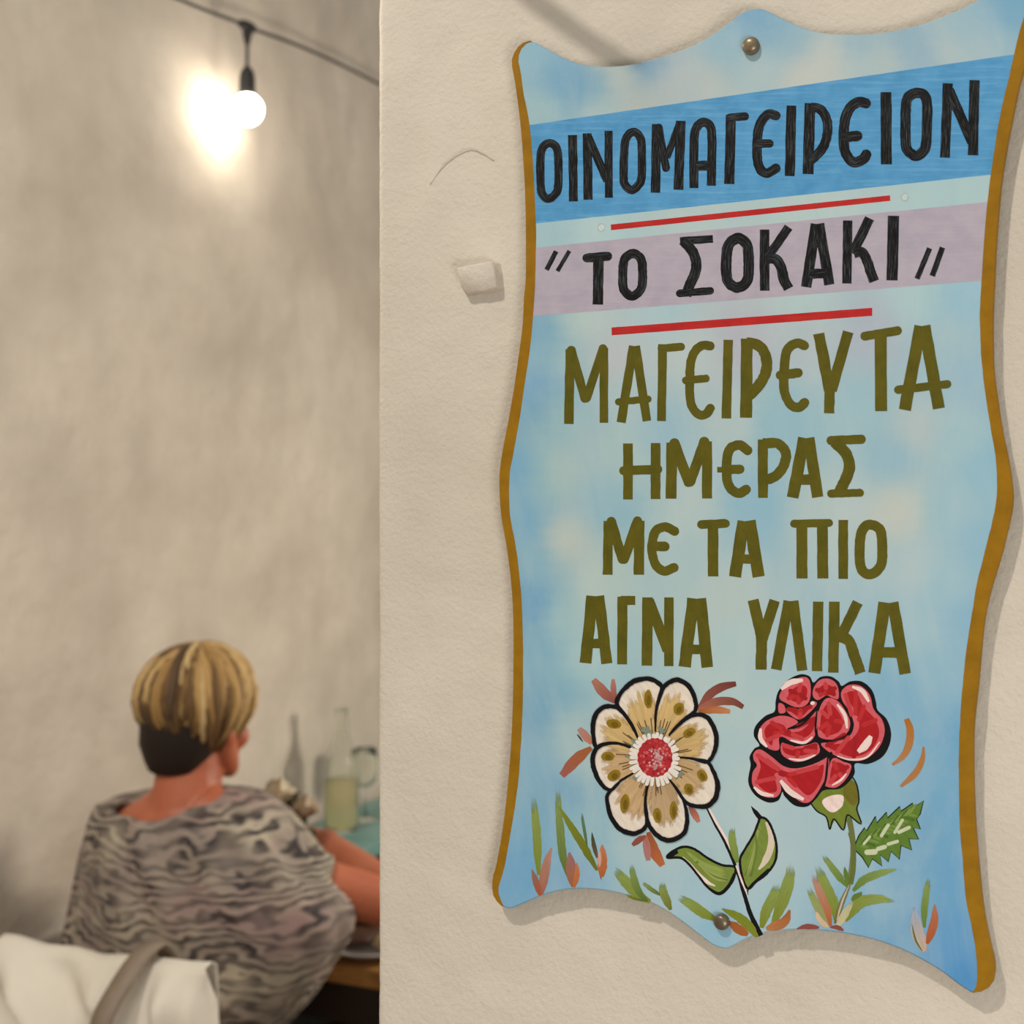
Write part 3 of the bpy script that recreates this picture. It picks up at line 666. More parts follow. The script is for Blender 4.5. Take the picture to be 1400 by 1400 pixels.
for q, fc in zip(PET, fills):
    cx = sum(a[0] for a in q) / len(q); cy = sum(a[1] for a in q) / len(q)
    # soft brush strokes of the inner colour running from the centre outward
    far = [a for a in q if math.hypot(a[0] - CX, a[1] - CY) > 200]
    ang = sorted(math.atan2(a[1] - cy + (cy - CY) * 0.0, a[0] - cx) for a in far)
    for k in range(19):
        t = k / 18.0; i = int(t * (len(far) - 1)); j = min(i + 1, len(far) - 1); u = t * (len(far) - 1) - i
        tx = far[i][0] + (far[j][0] - far[i][0]) * u; ty = far[i][1] + (far[j][1] - far[i][1]) * u
        tx, ty = cx + (tx - cx) * 0.82, cy + (ty - cy) * 0.82
        L = 0.86 + 0.07 * random.uniform(-1, 1)
        sx, sy = CX + (tx - CX) * 0.33, CY + (ty - CY) * 0.33
        mx = (CX + (cx - CX) * 0.6 + tx) / 2; my = (CY + (cy - CY) * 0.6 + ty) / 2
        v_ = random.uniform(0.9, 1.1)
        p.stroke([(sx, sy), ((sx + tx) / 2, (sy + ty) / 2), (CX + (tx - CX) * L, CY + (ty - CY) * L)], 30, 'round', col=(fc[0] * v_ * .9, fc[1] * v_ * .86, fc[2] * v_ * .8, 1), col2=(fc[0] * v_, fc[1] * v_, fc[2] * v_, 1), a=(1, 1, 0.35), wprof=[0.6, 1.0, 0.7])
    for k in range(4):
        a0 = math.atan2(cy - CY, cx - CX) + random.uniform(-0.28, 0.28); r1 = random.uniform(190, 250)
        p.stroke([(CX + 130 * math.cos(a0), CY + 130 * math.sin(a0)), (CX + r1 * math.cos(a0), CY + r1 * math.sin(a0))], 7, col=rgb(110, 84, 56), a=(0.9, 0.4))
for x, y, rx, ry, rot in [(640, 245, 24, 55, 0), (822, 302, 30, 38, 0.4), (885, 445, 40, 24, -0.5), (962, 702, 28, 38, -0.5), (882, 783, 28, 34, -0.3), (790, 910, 23, 55, 0), (695, 940, 25, 45, -0.1), (500, 870, 28, 56, 0.15), (435, 702, 42, 30, -0.6), (398, 587, 40, 28, 0), (435, 392, 46, 28, 0.2)]:
    p.dot(x, y, rx, ry, OLV, rot, 0.07); p.dot(x + 3, y + 5, rx * 0.5, ry * 0.6, rgb(112, 88, 16), rot, 0.1)
for q in PET:                      # black outline, heavier on the outside
    far = [a for a in q]
    k0 = len(q) - 1
    p.stroke(q[:-1], 18, 'round', col=BK, wprof=[0.5, 0.6, 0.9, 1.3, 1.5, 1.6, 1.6, 1.5, 1.3, 1.0, 0.8, 0.6], wob=0.12, sub=6)
for x, y, c, r_ in [(640, 440, 1, 30), (540, 592, 0, 30), (585, 712, 0, 28), (812, 700, 0, 22), (560, 510, 0, 20), (720, 440, 0, 18)]:
    for k in range(7): p.stroke([(x, y), (x + random.uniform(-r_, r_) * 1.3, y + random.uniform(-r_, r_) * 1.3)], 16, 'round', col=rgb(124, 138, 120), a=(1, 0.6))
for k in range(34):
    a = 2 * PI * k / 34 + random.uniform(-0.05, 0.05); r0, r1 = 92, random.uniform(132, 150) + (14 if math.sin(a) > 0.3 else 0)
    p.stroke([(CX + r0 * math.cos(a), CY + 8 + r0 * math.sin(a)), (CX + r1 * math.cos(a), CY + 8 + r1 * math.sin(a))], 22, 'round', col=rgb(230, 222, 212), a=(1, 0.95))
p.poly([(CX + 102 * math.cos(2 * PI * k / 40) * (1 + 0.05 * (k % 2)), CY + 4 + 114 * math.sin(2 * PI * k / 40) * (1 + 0.05 * (k % 2))) for k in range(40)], rgb(172, 44, 50), False)
for k in range(70):
    a = random.uniform(0, 2 * PI); r_ = random.uniform(40, 98); p.dot(CX + r_ * math.cos(a), CY + 4 + r_ * 1.1 * math.sin(a), 9, 9, random.choice([rgb(190, 60, 62), rgb(158, 30, 38), rgb(205, 96, 92)]), 0, 0.2, 7)
for k in range(60):
    a = random.uniform(0, 2 * PI); r_ = abs(random.gauss(0, 34)); p.dot(CX + 14 + r_ * math.cos(a), CY + 4 + r_ * 1.3 * math.sin(a), 7, 7, random.choice([rgb(214, 170, 168), rgb(200, 130, 132), rgb(190, 150, 150)]), 0, 0.2, 7)
p.build('painted_daisy', M_ART, 'cream painted flower with black outlines and red centre')

# daisy stem and its two leaves
p = Paint(0.00008).crop(820, 1120, 5.385)
p.stroke([(798, -84), (862, 30), (930, 150), (975, 240)], 20, col=WHT, a=(0.9, 0.9))
p.stroke([(781, -94), (845, 35), (915, 158), (1000, 350), (1060, 540), (1110, 700), (1185, 858)], 34, col=BK, wprof=[0.3, 0.5, 0.6, 0.7, 0.85, 0.95, 1.2], wob=0.08)
L1 = [(495, 282), (540, 235), (620, 203), (700, 222), (800, 290), (900, 338), (990, 350), (996, 400), (962, 480), (880, 550), (800, 505), (730, 422), (660, 335), (595, 285)]
L2 = [(1185, -10), (1165, 30), (1130, 120), (1065, 228), (1032, 300), (1048, 420), (1090, 512), (1150, 460), (1230, 400), (1290, 310), (1302, 200), (1272, 80), (1230, 5)]
for q in (L1, L2): p.poly(q, GRN)
for k in range(7): p.stroke([(640 + k * 14, 240 + k * 14), (760 + k * 12, 320 + k * 18), (940, 380 + k * 14)], 16, col=random.choice([rgb(138, 158, 74), rgb(104, 126, 48), rgb(150, 160, 90)]), a=(0.6, 0.8, 0.4))
for k in range(7): p.stroke([(1180 - k * 6, 60 + k * 8), (1130 - k * 6 + k * 10, 220), (1065 + k * 8, 420)], 16, col=random.choice([rgb(138, 158, 74), rgb(104, 126, 48), rgb(150, 160, 90)]), a=(0.6, 0.8, 0.4))
p.stroke([(610, 280), (660, 330), (720, 400), (790, 462), (850, 492)], 30, col=WHT, wprof=[0.4, 0.8, 1, 1, 0.3], a=(0.9, 1, 0.6))
p.stroke([(1225, 20), (1262, 120), (1255, 220), (1215, 310), (1170, 370)], 50, col=rgb(214, 200, 178), wprof=[0.3, 0.9, 1, 1, 0.3], a=(1, 1, 0.6))
p.stroke(L1, 18, closed=True, col=BK, wob=0.12, sub=6); p.stroke([(495, 284), (530, 258), (575, 238)], 46, col=BK, wprof=[0.1, 0.9, 0.5]); p.stroke([(800, 505), (880, 548), (950, 490), (990, 400)], 26, col=BK, wprof=[0.4, 1, 1, 0.6])
p.stroke([(1115, -95), (1140, -60), (1180, -10)], 40, col=BK, wprof=[0.1, 0.8, 0.9]); p.stroke(L2, 18, closed=True, col=BK, wob=0.12, sub=6); p.stroke([(1250, 370), (1170, 440), (1095, 512), (1090, 560)], 26, col=BK, wprof=[1, 1, 0.8, 0.1])
p.stroke([(1005, 340), (1040, 440), (1092, 575)], 14, col=WHT, wprof=[1, 1, 0.4])
p.build('painted_leaf', M_ART, 'black stem with two green outlined leaves under the cream flower')

# rose
p = Paint(0.0001).crop(980, 900, 4.375)
RS = [(352, 255), (370, 195), (425, 130), (500, 96), (555, 108), (578, 145), (620, 112), (680, 108), (728, 138), (748, 165), (800, 138), (870, 140), (928, 190), (952, 260), (962, 310), (1015, 362), (1042, 440), (1032, 520), (988, 592), (905, 632), (828, 630), (824, 690), (785, 745), (730, 782), (640, 790), (595, 840), (540, 887), (465, 880), (405, 825), (392, 800), (368, 850), (305, 862), (228, 818), (188, 740), (202, 640), (196, 590), (225, 540), (255, 520), (222, 465), (232, 405), (290, 345), (345, 318)]
# the green cup below it
CUP = [(560, 865), (640, 780), (740, 760), (800, 710), (838, 760), (850, 850), (838, 905), (864, 992), (792, 940), (757, 1028), (707, 965), (675, 1024), (655, 950), (600, 915)]
p.stroke([(790, 950), (810, 1060), (816, 1150), (805, 1270), (780, 1350)], 34, col=rgb(104, 112, 60), col2=rgb(120, 124, 84))
p.poly(CUP, rgb(112, 128, 46), False); p.poly([(760, 765), (805, 730), (835, 770), (842, 850), (810, 880), (765, 830)], rgb(110, 104, 34))
p.stroke(CUP[:1] + [(600, 915), (655, 950), (675, 1024), (690, 975), (707, 965), (757, 1028), (775, 950), (792, 940), (864, 992), (838, 905), (850, 850), (838, 760), (805, 700)], 9, col=BK, sub=4)
p.poly([(630, 855), (680, 822), (752, 820), (756, 870), (735, 900), (695, 922), (655, 902)], WHT)
p.poly(RS, BK)
ROSE = [
 ([(375, 240), (390, 190), (440, 140), (510, 112), (550, 125), (562, 180), (555, 250), (520, 288), (470, 292), (420, 270)], [(430, 240), (440, 195), (500, 160), (540, 180), (530, 240), (490, 265)], [([(385, 185), (440, 145), (515, 130)], 34)]),
 ([(580, 175), (620, 128), (680, 125), (722, 165), (728, 240), (690, 236), (655, 222), (605, 250), (575, 225)], [(600, 190), (650, 155), (705, 180), (700, 215), (620, 220)], []),
 ([(418, 300), (470, 308), (545, 288), (585, 258), (592, 285), (500, 365), (430, 330)], [(430, 305), (500, 310), (560, 290), (500, 350)], [([(560, 270), (585, 265)], 22)]),
 ([(370, 270), (402, 280), (410, 322), (372, 326)], None, []),
 ([(250, 440), (290, 380), (370, 345), (440, 352), (485, 385), (420, 422), (500, 410), (602, 312), (602, 400), (575, 482), (520, 512), (450, 500), (395, 470), (372, 480), (372, 545), (320, 545), (262, 500)], [(285, 430), (330, 385), (400, 400), (430, 440), (510, 430), (585, 360), (570, 440), (510, 480), (430, 470), (350, 450), (330, 520), (300, 490)], [([(262, 420), (262, 480), (300, 530)], 26), ([(440, 490), (520, 505), (572, 470)], 16)]),
 ([(612, 310), (655, 240), (722, 255), (775, 325), (798, 390), (775, 450), (700, 485), (620, 475), (603, 430)], [(630, 320), (670, 270), (720, 310), (755, 380), (730, 440), (660, 460), (620, 420)], [([(720, 275), (765, 340), (780, 420)], 22)]),
 ([(745, 200), (790, 160), (860, 165), (915, 220), (938, 305), (990, 370), (1003, 450), (965, 540), (885, 605), (800, 612), (720, 588), (650, 545), (625, 508), (700, 502), (790, 468), (820, 400), (795, 320), (752, 255)], [(770, 220), (830, 200), (880, 290), (950, 370), (970, 460), (920, 550), (820, 590), (720, 560), (660, 520), (780, 500), (850, 420), (830, 320)], [([(810, 170), (870, 195), (910, 260)], 26), ([(845, 560), (890, 520), (922, 465)], 46), ([(720, 585), (800, 606), (900, 590), (975, 500)], 12)]),
 ([(390, 505), (450, 528), (540, 518), (598, 505), (615, 560), (560, 600), (480, 620), (420, 600), (385, 565)], [(400, 520), (480, 540), (590, 520), (590, 560), (480, 585), (405, 565)], [([(430, 600), (510, 608), (590, 578)], 14)]),
 ([(222, 565), (260, 545), (330, 590), (400, 645), (480, 658), (580, 632), (665, 590), (660, 690), (605, 800), (550, 862), (490, 852), (430, 790), (378, 725), (385, 790), (350, 832), (270, 822), (215, 760), (214, 685), (240, 640), (220, 605)], [(245, 580), (300, 610), (380, 665), (480, 685), (600, 650), (640, 640), (620, 740), (550, 820), (470, 760), (380, 690), (345, 700), (360, 790), (300, 800), (240, 740), (262, 650)], [([(222, 770), (270, 808), (340, 822)], 24), ([(380, 730), (440, 800), (520, 845)], 34)]),
 ([(690, 602), (760, 620), (805, 642), (780, 712), (720, 770), (660, 768), (650, 740)], [(700, 625), (780, 650), (750, 710), (680, 740)], [([(690, 760), (740, 730), (775, 690)], 14)])]
for o_, i_, hs in ROSE:
    p.poly(o_, PNK)
    if i_:
        p.poly(i_, RED); cx = sum(a[0] for a in i_) / len(i_); cy = sum(a[1] for a in i_) / len(i_)
        for k in range(9):
            a = random.choice(i_); b = (a[0] + (cx - a[0]) * 0.6, a[1] + (cy - a[1]) * 0.6)
            p.stroke([a, b], 26, 'round', col=random.choice([rgb(196, 62, 66), rgb(160, 26, 32), rgb(186, 44, 46)]), a=(0.7, 0.7))
    for q, w_ in hs: p.stroke(q, w_, 'flat', col=WHT, a=(0.85, 1, 0.7), wprof=[0.5, 1, 1, 0.5])
for q, w_ in [([(420, 425), (500, 400), (560, 345), (630, 250)], 11), ([(600, 300), (590, 420), (600, 490)], 11), ([(600, 495), (700, 492), (800, 450)], 9), ([(370, 560), (400, 630), (500, 640), (600, 610), (690, 565)], 26), ([(665, 580), (655, 700), (640, 780)], 14)]:
    p.stroke(q, w_, col=BK, wprof=[0.5, 1, 1, 0.6])
p.build('painted_rose', M_ART, 'red painted rose with black outlines and green cup')
# serrated leaf and orange dashes
p = Paint(0.0001).crop(980, 900, 4.375)
SL = [(818, 1135), (850, 1060), (885, 1012), (896, 1032), (950, 945), (957, 985), (1016, 920), (1022, 955), (1095, 886), (1102, 915), (1172, 866), (1182, 890), (1237, 852), (1217, 930), (1195, 962), (1218, 1022), (1176, 1016), (1207, 1082), (1150, 1080), (1166, 1147), (1102, 1120), (1092, 1203), (1042, 1155), (1026, 1217), (976, 1175), (988, 1243), (930, 1200), (908, 1252), (870, 1190), (835, 1155)]
p.poly(SL, rgb(92, 124, 48), False); p.stroke(SL, 7, closed=True, col=BK, sub=1)
for k in range(12):
    x = 860 + k * 26; y = 1120 - k * 17
    p.stroke([(x, y), (x + 50, y - 60)], 16, col=random.choice([rgb(122, 150, 70), rgb(78, 108, 38)]), a=(0.8, 0.4)); p.stroke([(x, y), (x + 62, y + 18)], 16, col=random.choice([rgb(112, 142, 62), rgb(78, 108, 38)]), a=(0.8, 0.4))
for q, w_ in [([(880, 1110), (915, 1068)], 16), ([(985, 1062), (1025, 998)], 20), ([(1065, 1042), (1110, 968)], 18), ([(1090, 1040), (1150, 1012)], 22), ([(1025, 1112), (1080, 1095)], 20), ([(965, 1140), (1005, 1128)], 26), ([(900, 1160), (945, 1158)], 34)]:
    p.stroke(q, w_, 'round', col=rgb(198, 206, 170), a=(0.7, 0.9))
p.build('painted_leaf', M_ART, 'serrated green leaf beside the rose stem')
p = Paint(0.0001).crop(980, 900, 4.375)
p.stroke([(1135, 362), (1156, 430), (1148, 520), (1110, 590), (1050, 638)], 46, col=rgb(172, 106, 36), col2=rgb(176, 128, 84), wprof=[0.7, 1, 1, 0.8, 0.3], a=(1, 1, 0.5))
p.stroke([(1238, 530), (1228, 610), (1185, 690), (1100, 768)], 40, col=rgb(170, 116, 60), col2=rgb(176, 120, 70), wprof=[0.3, 0.9, 1, 0.4], a=(0.6, 1, 0.6))
p.build('painted_dash', M_ART, 'two curved ochre brush dashes right of the rose')
# grass and buds along the foot
p = Paint(0.00006)
G = rgb(122, 132, 40); GD = rgb(84, 104, 44); GL = rgb(140, 160, 90)
def blades(lst):
    for q, w_, c1, c2, aa in lst: p.stroke(q, w_, 'flat', col=c1, col2=c2, a=aa, wprof=[0.15, 0.75, 1.0, 0.95, 0.35], wob=0.08)
UPF = (0.0, 0.85, 1)
p.crop(700, 1060, 7.778)
blades([([(225, 90), (235, 300), (262, 600), (275, 900), (285, 1060)], 92, GL, G, UPF), ([(490, -40), (488, 240), (515, 600), (550, 900), (650, 1180)], 84, GL, GD, UPF), ([(500, 330), (600, 500), (740, 720), (905, 1010)], 84, G, rgb(104, 108, 30), (0.9, 1, 1)),
 ([(735, 330), (755, 500), (800, 760)], 34, rgb(90, 130, 110), GD, UPF), ([(850, 610), (870, 740), (905, 880)], 48, rgb(60, 70, 50), rgb(100, 80, 60), (0.9, 1, 1)), ([(930, 1020), (950, 1110)], 14, rgb(80, 110, 120), rgb(70, 90, 90), (1, .8)),
 ([(420, 770), (370, 930), (310, 1270)], 100, rgb(176, 134, 120), rgb(160, 100, 74), (0.5, 1, 1)), ([(212, 1000), (250, 1120), (300, 1280)], 70, rgb(140, 110, 90), rgb(168, 82, 60), (0.6, 1, 1)),
 ([(610, 820), (630, 980), (655, 1190)], 120, rgb(150, 110, 110), rgb(160, 96, 50), (0.5, 1, 1)), ([(690, 930), (690, 1060), (660, 1190)], 60, rgb(190, 120, 80), rgb(176, 104, 50), (0.7, 1, 1)), ([(960, 740), (962, 880), (955, 1080)], 105, rgb(190, 120, 84), rgb(170, 96, 46), (0.6, 1, 1)), ([(935, 800), (930, 900), (925, 980)], 40, rgb(206, 170, 150), rgb(200, 150, 130), (0.6, .8, .4))])
p.crop(820, 1120, 5.385)
blades([([(70, 318), (190, 460), (290, 560), (370, 608)], 84, GL, G, UPF), ([(222, 280), (250, 430), (290, 540), (350, 604)], 54, GL, GD, UPF), ([(290, 445), (370, 510), (450, 560)], 34, GL, GD, UPF), ([(455, 425), (470, 540), (522, 668)], 64, GL, rgb(110, 112, 40), UPF),
 ([(160, 545), (260, 585), (340, 602)], 20, G, GD, UPF), ([(530, 545), (660, 620), (760, 690), (860, 740)], 76, GL, G, UPF), ([(900, 660), (1020, 720), (1100, 790), (1160, 868)], 70, G, G, (0.8, 1, 1)), ([(945, 750), (1010, 800), (1090, 852)], 70, ORG, ORG, (1, 1, .8)),
 ([(985, 10), (975, 150), (1012, 320)], 60, GL, GRN, UPF), ([(1320, 420), (1280, 560), (1225, 680), (1190, 800)], 80, GL, G, UPF)])
p.crop(1040, 1140, 5.385)
blades([([(222, 150), (215, 300), (180, 440), (95, 660)], 92, GL, G, UPF), ([(215, 560), (170, 650), (40, 700)], 74, ORG, rgb(180, 122, 76), (0.8, 1, 1)),
 ([(325, 350), (400, 500), (460, 620), (500, 690)], 60, GL, rgb(150, 150, 100), UPF), ([(400, 170), (460, 350), (530, 500), (555, 640)], 84, GL, G, UPF), ([(360, 230), (430, 420), (490, 560), (515, 680)], 60, rgb(186, 150, 130), rgb(172, 96, 50), UPF),
 ([(430, 120), (520, 240), (580, 320), (640, 390)], 52, GL, GRN2, UPF), ([(618, 245), (628, 300), (650, 380)], 38, GRN2, GRN2, (1, 1)), ([(1000, 262), (880, 290), (760, 340), (680, 420)], 60, GL, GRN2, (0.6, 1, 1)),
 ([(745, 430), (720, 455), (670, 490)], 50, GRN2, GRN2, (1, 1)), ([(990, 500), (860, 480), (730, 510), (620, 640)], 84, GL, G, (0.3, 1, 1)),
 ([(675, 350), (655, 380), (600, 500), (545, 660)], 40, rgb(120, 124, 84), rgb(106, 108, 60), (1, 1)), ([(650, 380), (600, 500), (560, 640)], 14, rgb(210, 190, 180), rgb(190, 170, 140), (1, 1)), ([(680, 500), (620, 590), (560, 690)], 56, rgb(186, 182, 140), rgb(196, 186, 150), (0.4, 1, .8)), ([(400, 560), (440, 640), (500, 690)], 44, rgb(206, 180, 150), rgb(200, 180, 150), (0.3, 1, .9)),
 ([(265, 700), (340, 682), (430, 690)], 40, BRR, BRR, (0.9, 1, .7)), ([(510, 690), (560, 688), (610, 712)], 34, BRR, BRR, (0.9, 1, .7)),
 ([(1248, 260), (1225, 400), (1205, 560), (1205, 690)], 50, GL, GRN2, UPF), ([(1130, 540), (1150, 700), (1205, 868)], 96, rgb(150, 170, 190), rgb(196, 166, 140), (0.4, 1, 1)), ([(1112, 660), (1140, 780), (1190, 865)], 14, GD, GD, (0.8, 1)), ([(1282, 520), (1275, 660), (1225, 810)], 62, rgb(176, 112, 80), rgb(170, 84, 40), (0.6, 1, 1))])
p.stroke([(660, -10), (682, 90), (682, 250), (662, 370)], 36, col=rgb(104, 112, 60), col2=rgb(96, 110, 46))
p.build('painted_grass', M_ART, 'green blades and reddish buds painted along the foot')
# small marks on the ground paint: filled screw holes
p = Paint(0.00005).crop(0, 0, 1)
for x, y in ((1237, 269.5), (822, 311)):
    p = Paint(0.00005).crop(0, 0, 1)
    p.dot(x, y, 5.5, 6, rgb(170, 186, 186), 0, 0.08); p.dot(x, y, 4, 4.4, rgb(196, 212, 210), 0, 0.08)
    p.build('filled_hole', M_ART)
# domed bolts through the board
for x, y, r_ in ((1026, 62, 11.4), (986, 1261, 10.6)):
    c = B(x, y, 0.003); rr = r_ / 1800 * (unproj(x, y, 0.02).y) / 0.97
    mb = MB(); prof = [(rr * 1.0, -0.003), (rr * 1.02, -0.0008), (rr * 0.99, 0.0002)]
    for k in range(1, 8):
        a = PI / 2 * k / 8; prof.append((rr * 0.97 * math.cos(a), 0.0002 + rr * 0.55 * math.sin(a)))
    prof.append((0.00005, rr * 0.552)); mb.lathe(c, prof, 32, cap=True)
    o = mesh('bolt', mb.v, mb.f, M_BOLT, sign, True, keep=False); fix_normals(o); o['label'] = 'domed brass bolt at the %s of the board' % ('top' if y < 700 else 'foot')

# ============================================================ ROOM BEYOND THE OPENING
def col_attr(o, cols, name='Col'):
    a = o.data.color_attributes.new(name, 'FLOAT_COLOR', 'POINT'); a.data.foreach_set('color', [c for x in cols for c in x])
def glass_mat(name, col, rough=0.02):
    m, nt, b, out = new_mat(name); b.inputs['Base Color'].default_value = rgb(*col); b.inputs['Transmission Weight'].default_value = 1.0
    b.inputs['Roughness'].default_value = rough; b.inputs['IOR'].default_value = 1.2
    return m
M_GLASS = glass_mat('clear_glass', (250, 252, 248)); M_WINE = glass_mat('white_wine', (238, 228, 186)); M_WINE.node_tree.nodes['Principled BSDF'].inputs['IOR'].default_value = 1.1; M_WINE.node_tree.nodes['Principled BSDF'].inputs['Transmission Weight'].default_value = 0.6
M_CORD = simple('black_rubber', (30, 27, 26), (40, 36, 34), 30, 0.6)
M_DARK = simple('dark_wood', (44, 36, 30), (58, 44, 36), 12, 0.55)
M_UNDER_SHADE = simple('under_table_shade', (44, 54, 50), (52, 60, 54), 12, 0.6)  # dark green tone standing in for the shade under the teal top
M_TEAL = simple('teal_paint', (96, 136, 130), (118, 154, 146), 14, 0.5, bmp=0.2, bscale=80)
def wood(name, a, b_, sc=(3, 30, 30)):
    m, nt, b, out = new_mat(name); co = obj_co(nt)
    mp = node(nt, 'ShaderNodeMapping', inp={'Scale': sc}); mp.inputs['Rotation'].default_value = (0, 0, TH); nt.links.new(co, mp.inputs[0])
    n = tex_noise(nt, mp.outputs[0], 1.6, 5, 0.6, 0.8)
    nt.links.new(ramp(nt, n, [(0.3, rgb(*a)), (0.7, rgb(*b_))]), b.inputs['Base Color']); b.inputs['Roughness'].default_value = 0.45
    bump(nt, b, n, 0.2, 0.002); return m
M_WOOD = wood('orange_wood', (150, 102, 52), (190, 140, 78)); M_CHAIRW = wood('chair_wood', (110, 74, 44), (140, 98, 60))
M_SKIN = simple('tanned_skin', (164, 88, 58), (176, 98, 66), 16, 0.5, bmp=0.1, bscale=150)
M_SKIN.node_tree.nodes['Principled BSDF'].inputs['Subsurface Weight'].default_value = 0.08
M_CLOTH = simple('white_cloth', (214, 206, 190), (224, 216, 202), 8, 0.85, bmp=0.15, bscale=300)
M_STRAP = simple('taupe_leather', (138, 122, 104), (124, 108, 92), 20, 0.55)
M_TROUS = simple('dark_red_cloth', (62, 40, 38), (74, 48, 44), 10, 0.85)
M_CERAM = simple('grey_white_glaze', (196, 192, 190), (206, 202, 198), 10, 0.3)

# ---- cable with lamps hung along the left wall
def wallpt(px, py, off):                 # point `off` in front of the left wall under this pixel
    k = -(px - 700) / F * CT + ST; return at(px, py, (EW - off) / k)
lc = empty('string_light', wallpt(338, 36, 0.085))
tag(lc, 'black string light cable with one lit white bulb hanging along the rough wall', 'string light')
pA, pB, pC, pD = wallpt(-100, -170, 0.085), wallpt(230, -8, 0.085), wallpt(338, 36, 0.085), wallpt(513, 112, 0.085)
pE = room(EW - 0.085, 5.15, pD.z + 0.05)
path = [Vector(q) for q in catmull([tuple(x) for x in (pA, pB, pC, pD, pE)], 10)]
MB().tube(path, 0.0042, 8).build('cord', M_CORD, lc)
bl = lc
d1 = (path[21] - path[19]).normalized()
mb = MB().tube([pC - d1 * 0.032, pC - d1 * 0.02, pC, pC + d1 * 0.02, pC + d1 * 0.032], [0.006, 0.011, 0.013, 0.011, 0.006], 12)
mb.tube([pC, pC - UP * 0.02, pC - UP * 0.042], [0.012, 0.011, 0.006], 12); mb.build('connector', M_CORD, bl)
MB().tube([pC - UP * 0.03, pC - UP * 0.06, pC - UP * 0.1], 0.0042, 8).build('hanging_cord', M_CORD, bl)
s0 = pC - UP * 0.092
MB().lathe(s0, [(0.004, 0), (0.009, -0.004), (0.016, -0.016), (0.018, -0.03), (0.0185, -0.055), (0.0195, -0.06), (0.0195, -0.068), (0.016, -0.07), (0.001, -0.07)], 24).build('socket', M_CORD, bl); sock = bpy.context.scene.objects['socket']
m_b, nt, b, out = new_mat('lit_bulb'); b.inputs['Base Color'].default_value = (1, 1, 1, 1); b.inputs['Emission Color'].default_value = (1.0, 0.90, 0.76, 1); b.inputs['Emission Strength'].default_value = 38
bc = s0 - UP * 0.101
MB().lathe(bc, [(0.0145, 0.033)] + [(0.036 * math.sin(a), 0.036 * math.cos(a)) for a in [0.42 + k * (PI - 0.44) / 14 for k in range(15)]], 24, cap=True).build('bulb', m_b, sock)

# ---- wooden dining table
def table(name, label, e1a, e1b, e2a, e2b, h, th, mtop, mleg, leg=0.06):
    t = empty(name, room((e1a + e1b) / 2, (e2a + e2b) / 2, 0)); tag(t, label, 'table')
    MB().box(room((e1a + e1b) / 2, (e2a + e2b) / 2, h - th / 2), e1b - e1a, e2b - e2a, th, RAX).build('table_top', mtop, t, smooth=False, bevel=0.004)
    mb = MB()
    for a, b_, sx, sy in (((e1a + e1b) / 2, e2a + 0.06, e1b - e1a - 0.16, 0.02), ((e1a + e1b) / 2, e2b - 0.06, e1b - e1a - 0.16, 0.02), (e1a + 0.06, (e2a + e2b) / 2, 0.02, e2b - e2a - 0.16), (e1b - 0.06, (e2a + e2b) / 2, 0.02, e2b - e2a - 0.16)):
        MB().box(room(a, b_, h - th - 0.045), sx, sy, 0.09, RAX).build('apron', mleg, t, smooth=False)
    for a in (e1a + 0.06, e1b - 0.06):
        for b_ in (e2a + 0.06, e2b - 0.06):
            MB().box(room(a, b_, (h - th) / 2), leg, leg, h - th, RAX).build('leg', mleg, t, smooth=False, bevel=0.004)
    return t
table('dining_table', 'orange-brown wooden table the woman sits at', 0.72, 1.82, 2.02, 2.58, 0.74, 0.034, M_WOOD, M_DARK)
t = empty('side_table', room(1.73, 3.0, 0)); tag(t, 'teal topped table under the wine bottle, dark box below for its shade', 'cabinet')
MB().box(room(1.725, 3.13, 0.735), 0.25, 0.98, 0.03, RAX).build('table_top', M_TEAL, t, smooth=False, bevel=0.004)
MB().box(room(1.735, 3.13, 0.39), 0.21, 0.92, 0.66, RAX).build('body', M_UNDER_SHADE, t, smooth=False, bevel=0.004)  # dark box added in place of the shaded space below the top
for k in range(2):  # doors and knobs made up to dress the dark box
    d = MB().box(room(1.623, 2.91 + k * 0.45, 0.39), 0.02, 0.42, 0.6, RAX).build('door', M_UNDER_SHADE, t, smooth=False, bevel=0.003)
    MB().ball(room(1.605, 3.06 + k * 0.15, 0.45), 0.012).build('knob', M_DARK, d)
for a in (1.65, 1.82):
    for b_ in (2.70, 3.56): MB().box(room(a, b_, 0.03), 0.03, 0.03, 0.06, RAX).build('foot', M_DARK, t, smooth=False)

# ---- glassware on the side table
def glassware(name, label, cat, pos, prof, liquid=None, mat=M_GLASS):
    t = empty(name, pos); tag(t, label, cat)
    MB().lathe(pos, prof, 32).build('glass_body', mat, t)
    if liquid: MB().lathe(pos, liquid[1], 32).build(liquid[0], M_WINE, t)
    return t
bp = at(467, 1136, 3.31); bp.z = 0.7505
th_ = 0.003
outer = [(0.001, 0.0), (0.038, 0.0), (0.043, 0.004), (0.044, 0.02), (0.044, 0.15), (0.041, 0.18), (0.030, 0.205), (0.020, 0.228), (0.016, 0.255), (0.0155, 0.285), (0.018, 0.292), (0.018, 0.302), (0.015, 0.304)]
inner = [(0.013, 0.302), (0.0125, 0.255), (0.017, 0.228), (0.027, 0.204), (0.038, 0.178), (0.041, 0.15), (0.041, 0.02), (0.038, 0.008), (0.001, 0.008)]
glassware('wine_bottle', 'clear glass bottle half full of pale yellow wine', 'bottle', bp, outer + inner, ('wine', [(0.001, 0.0085), (0.0375, 0.0085), (0.0405, 0.02), (0.0405, 0.128), (0.001, 0.128)]))
gp = at(499, 1136, 3.42); gp.z = 0.7505
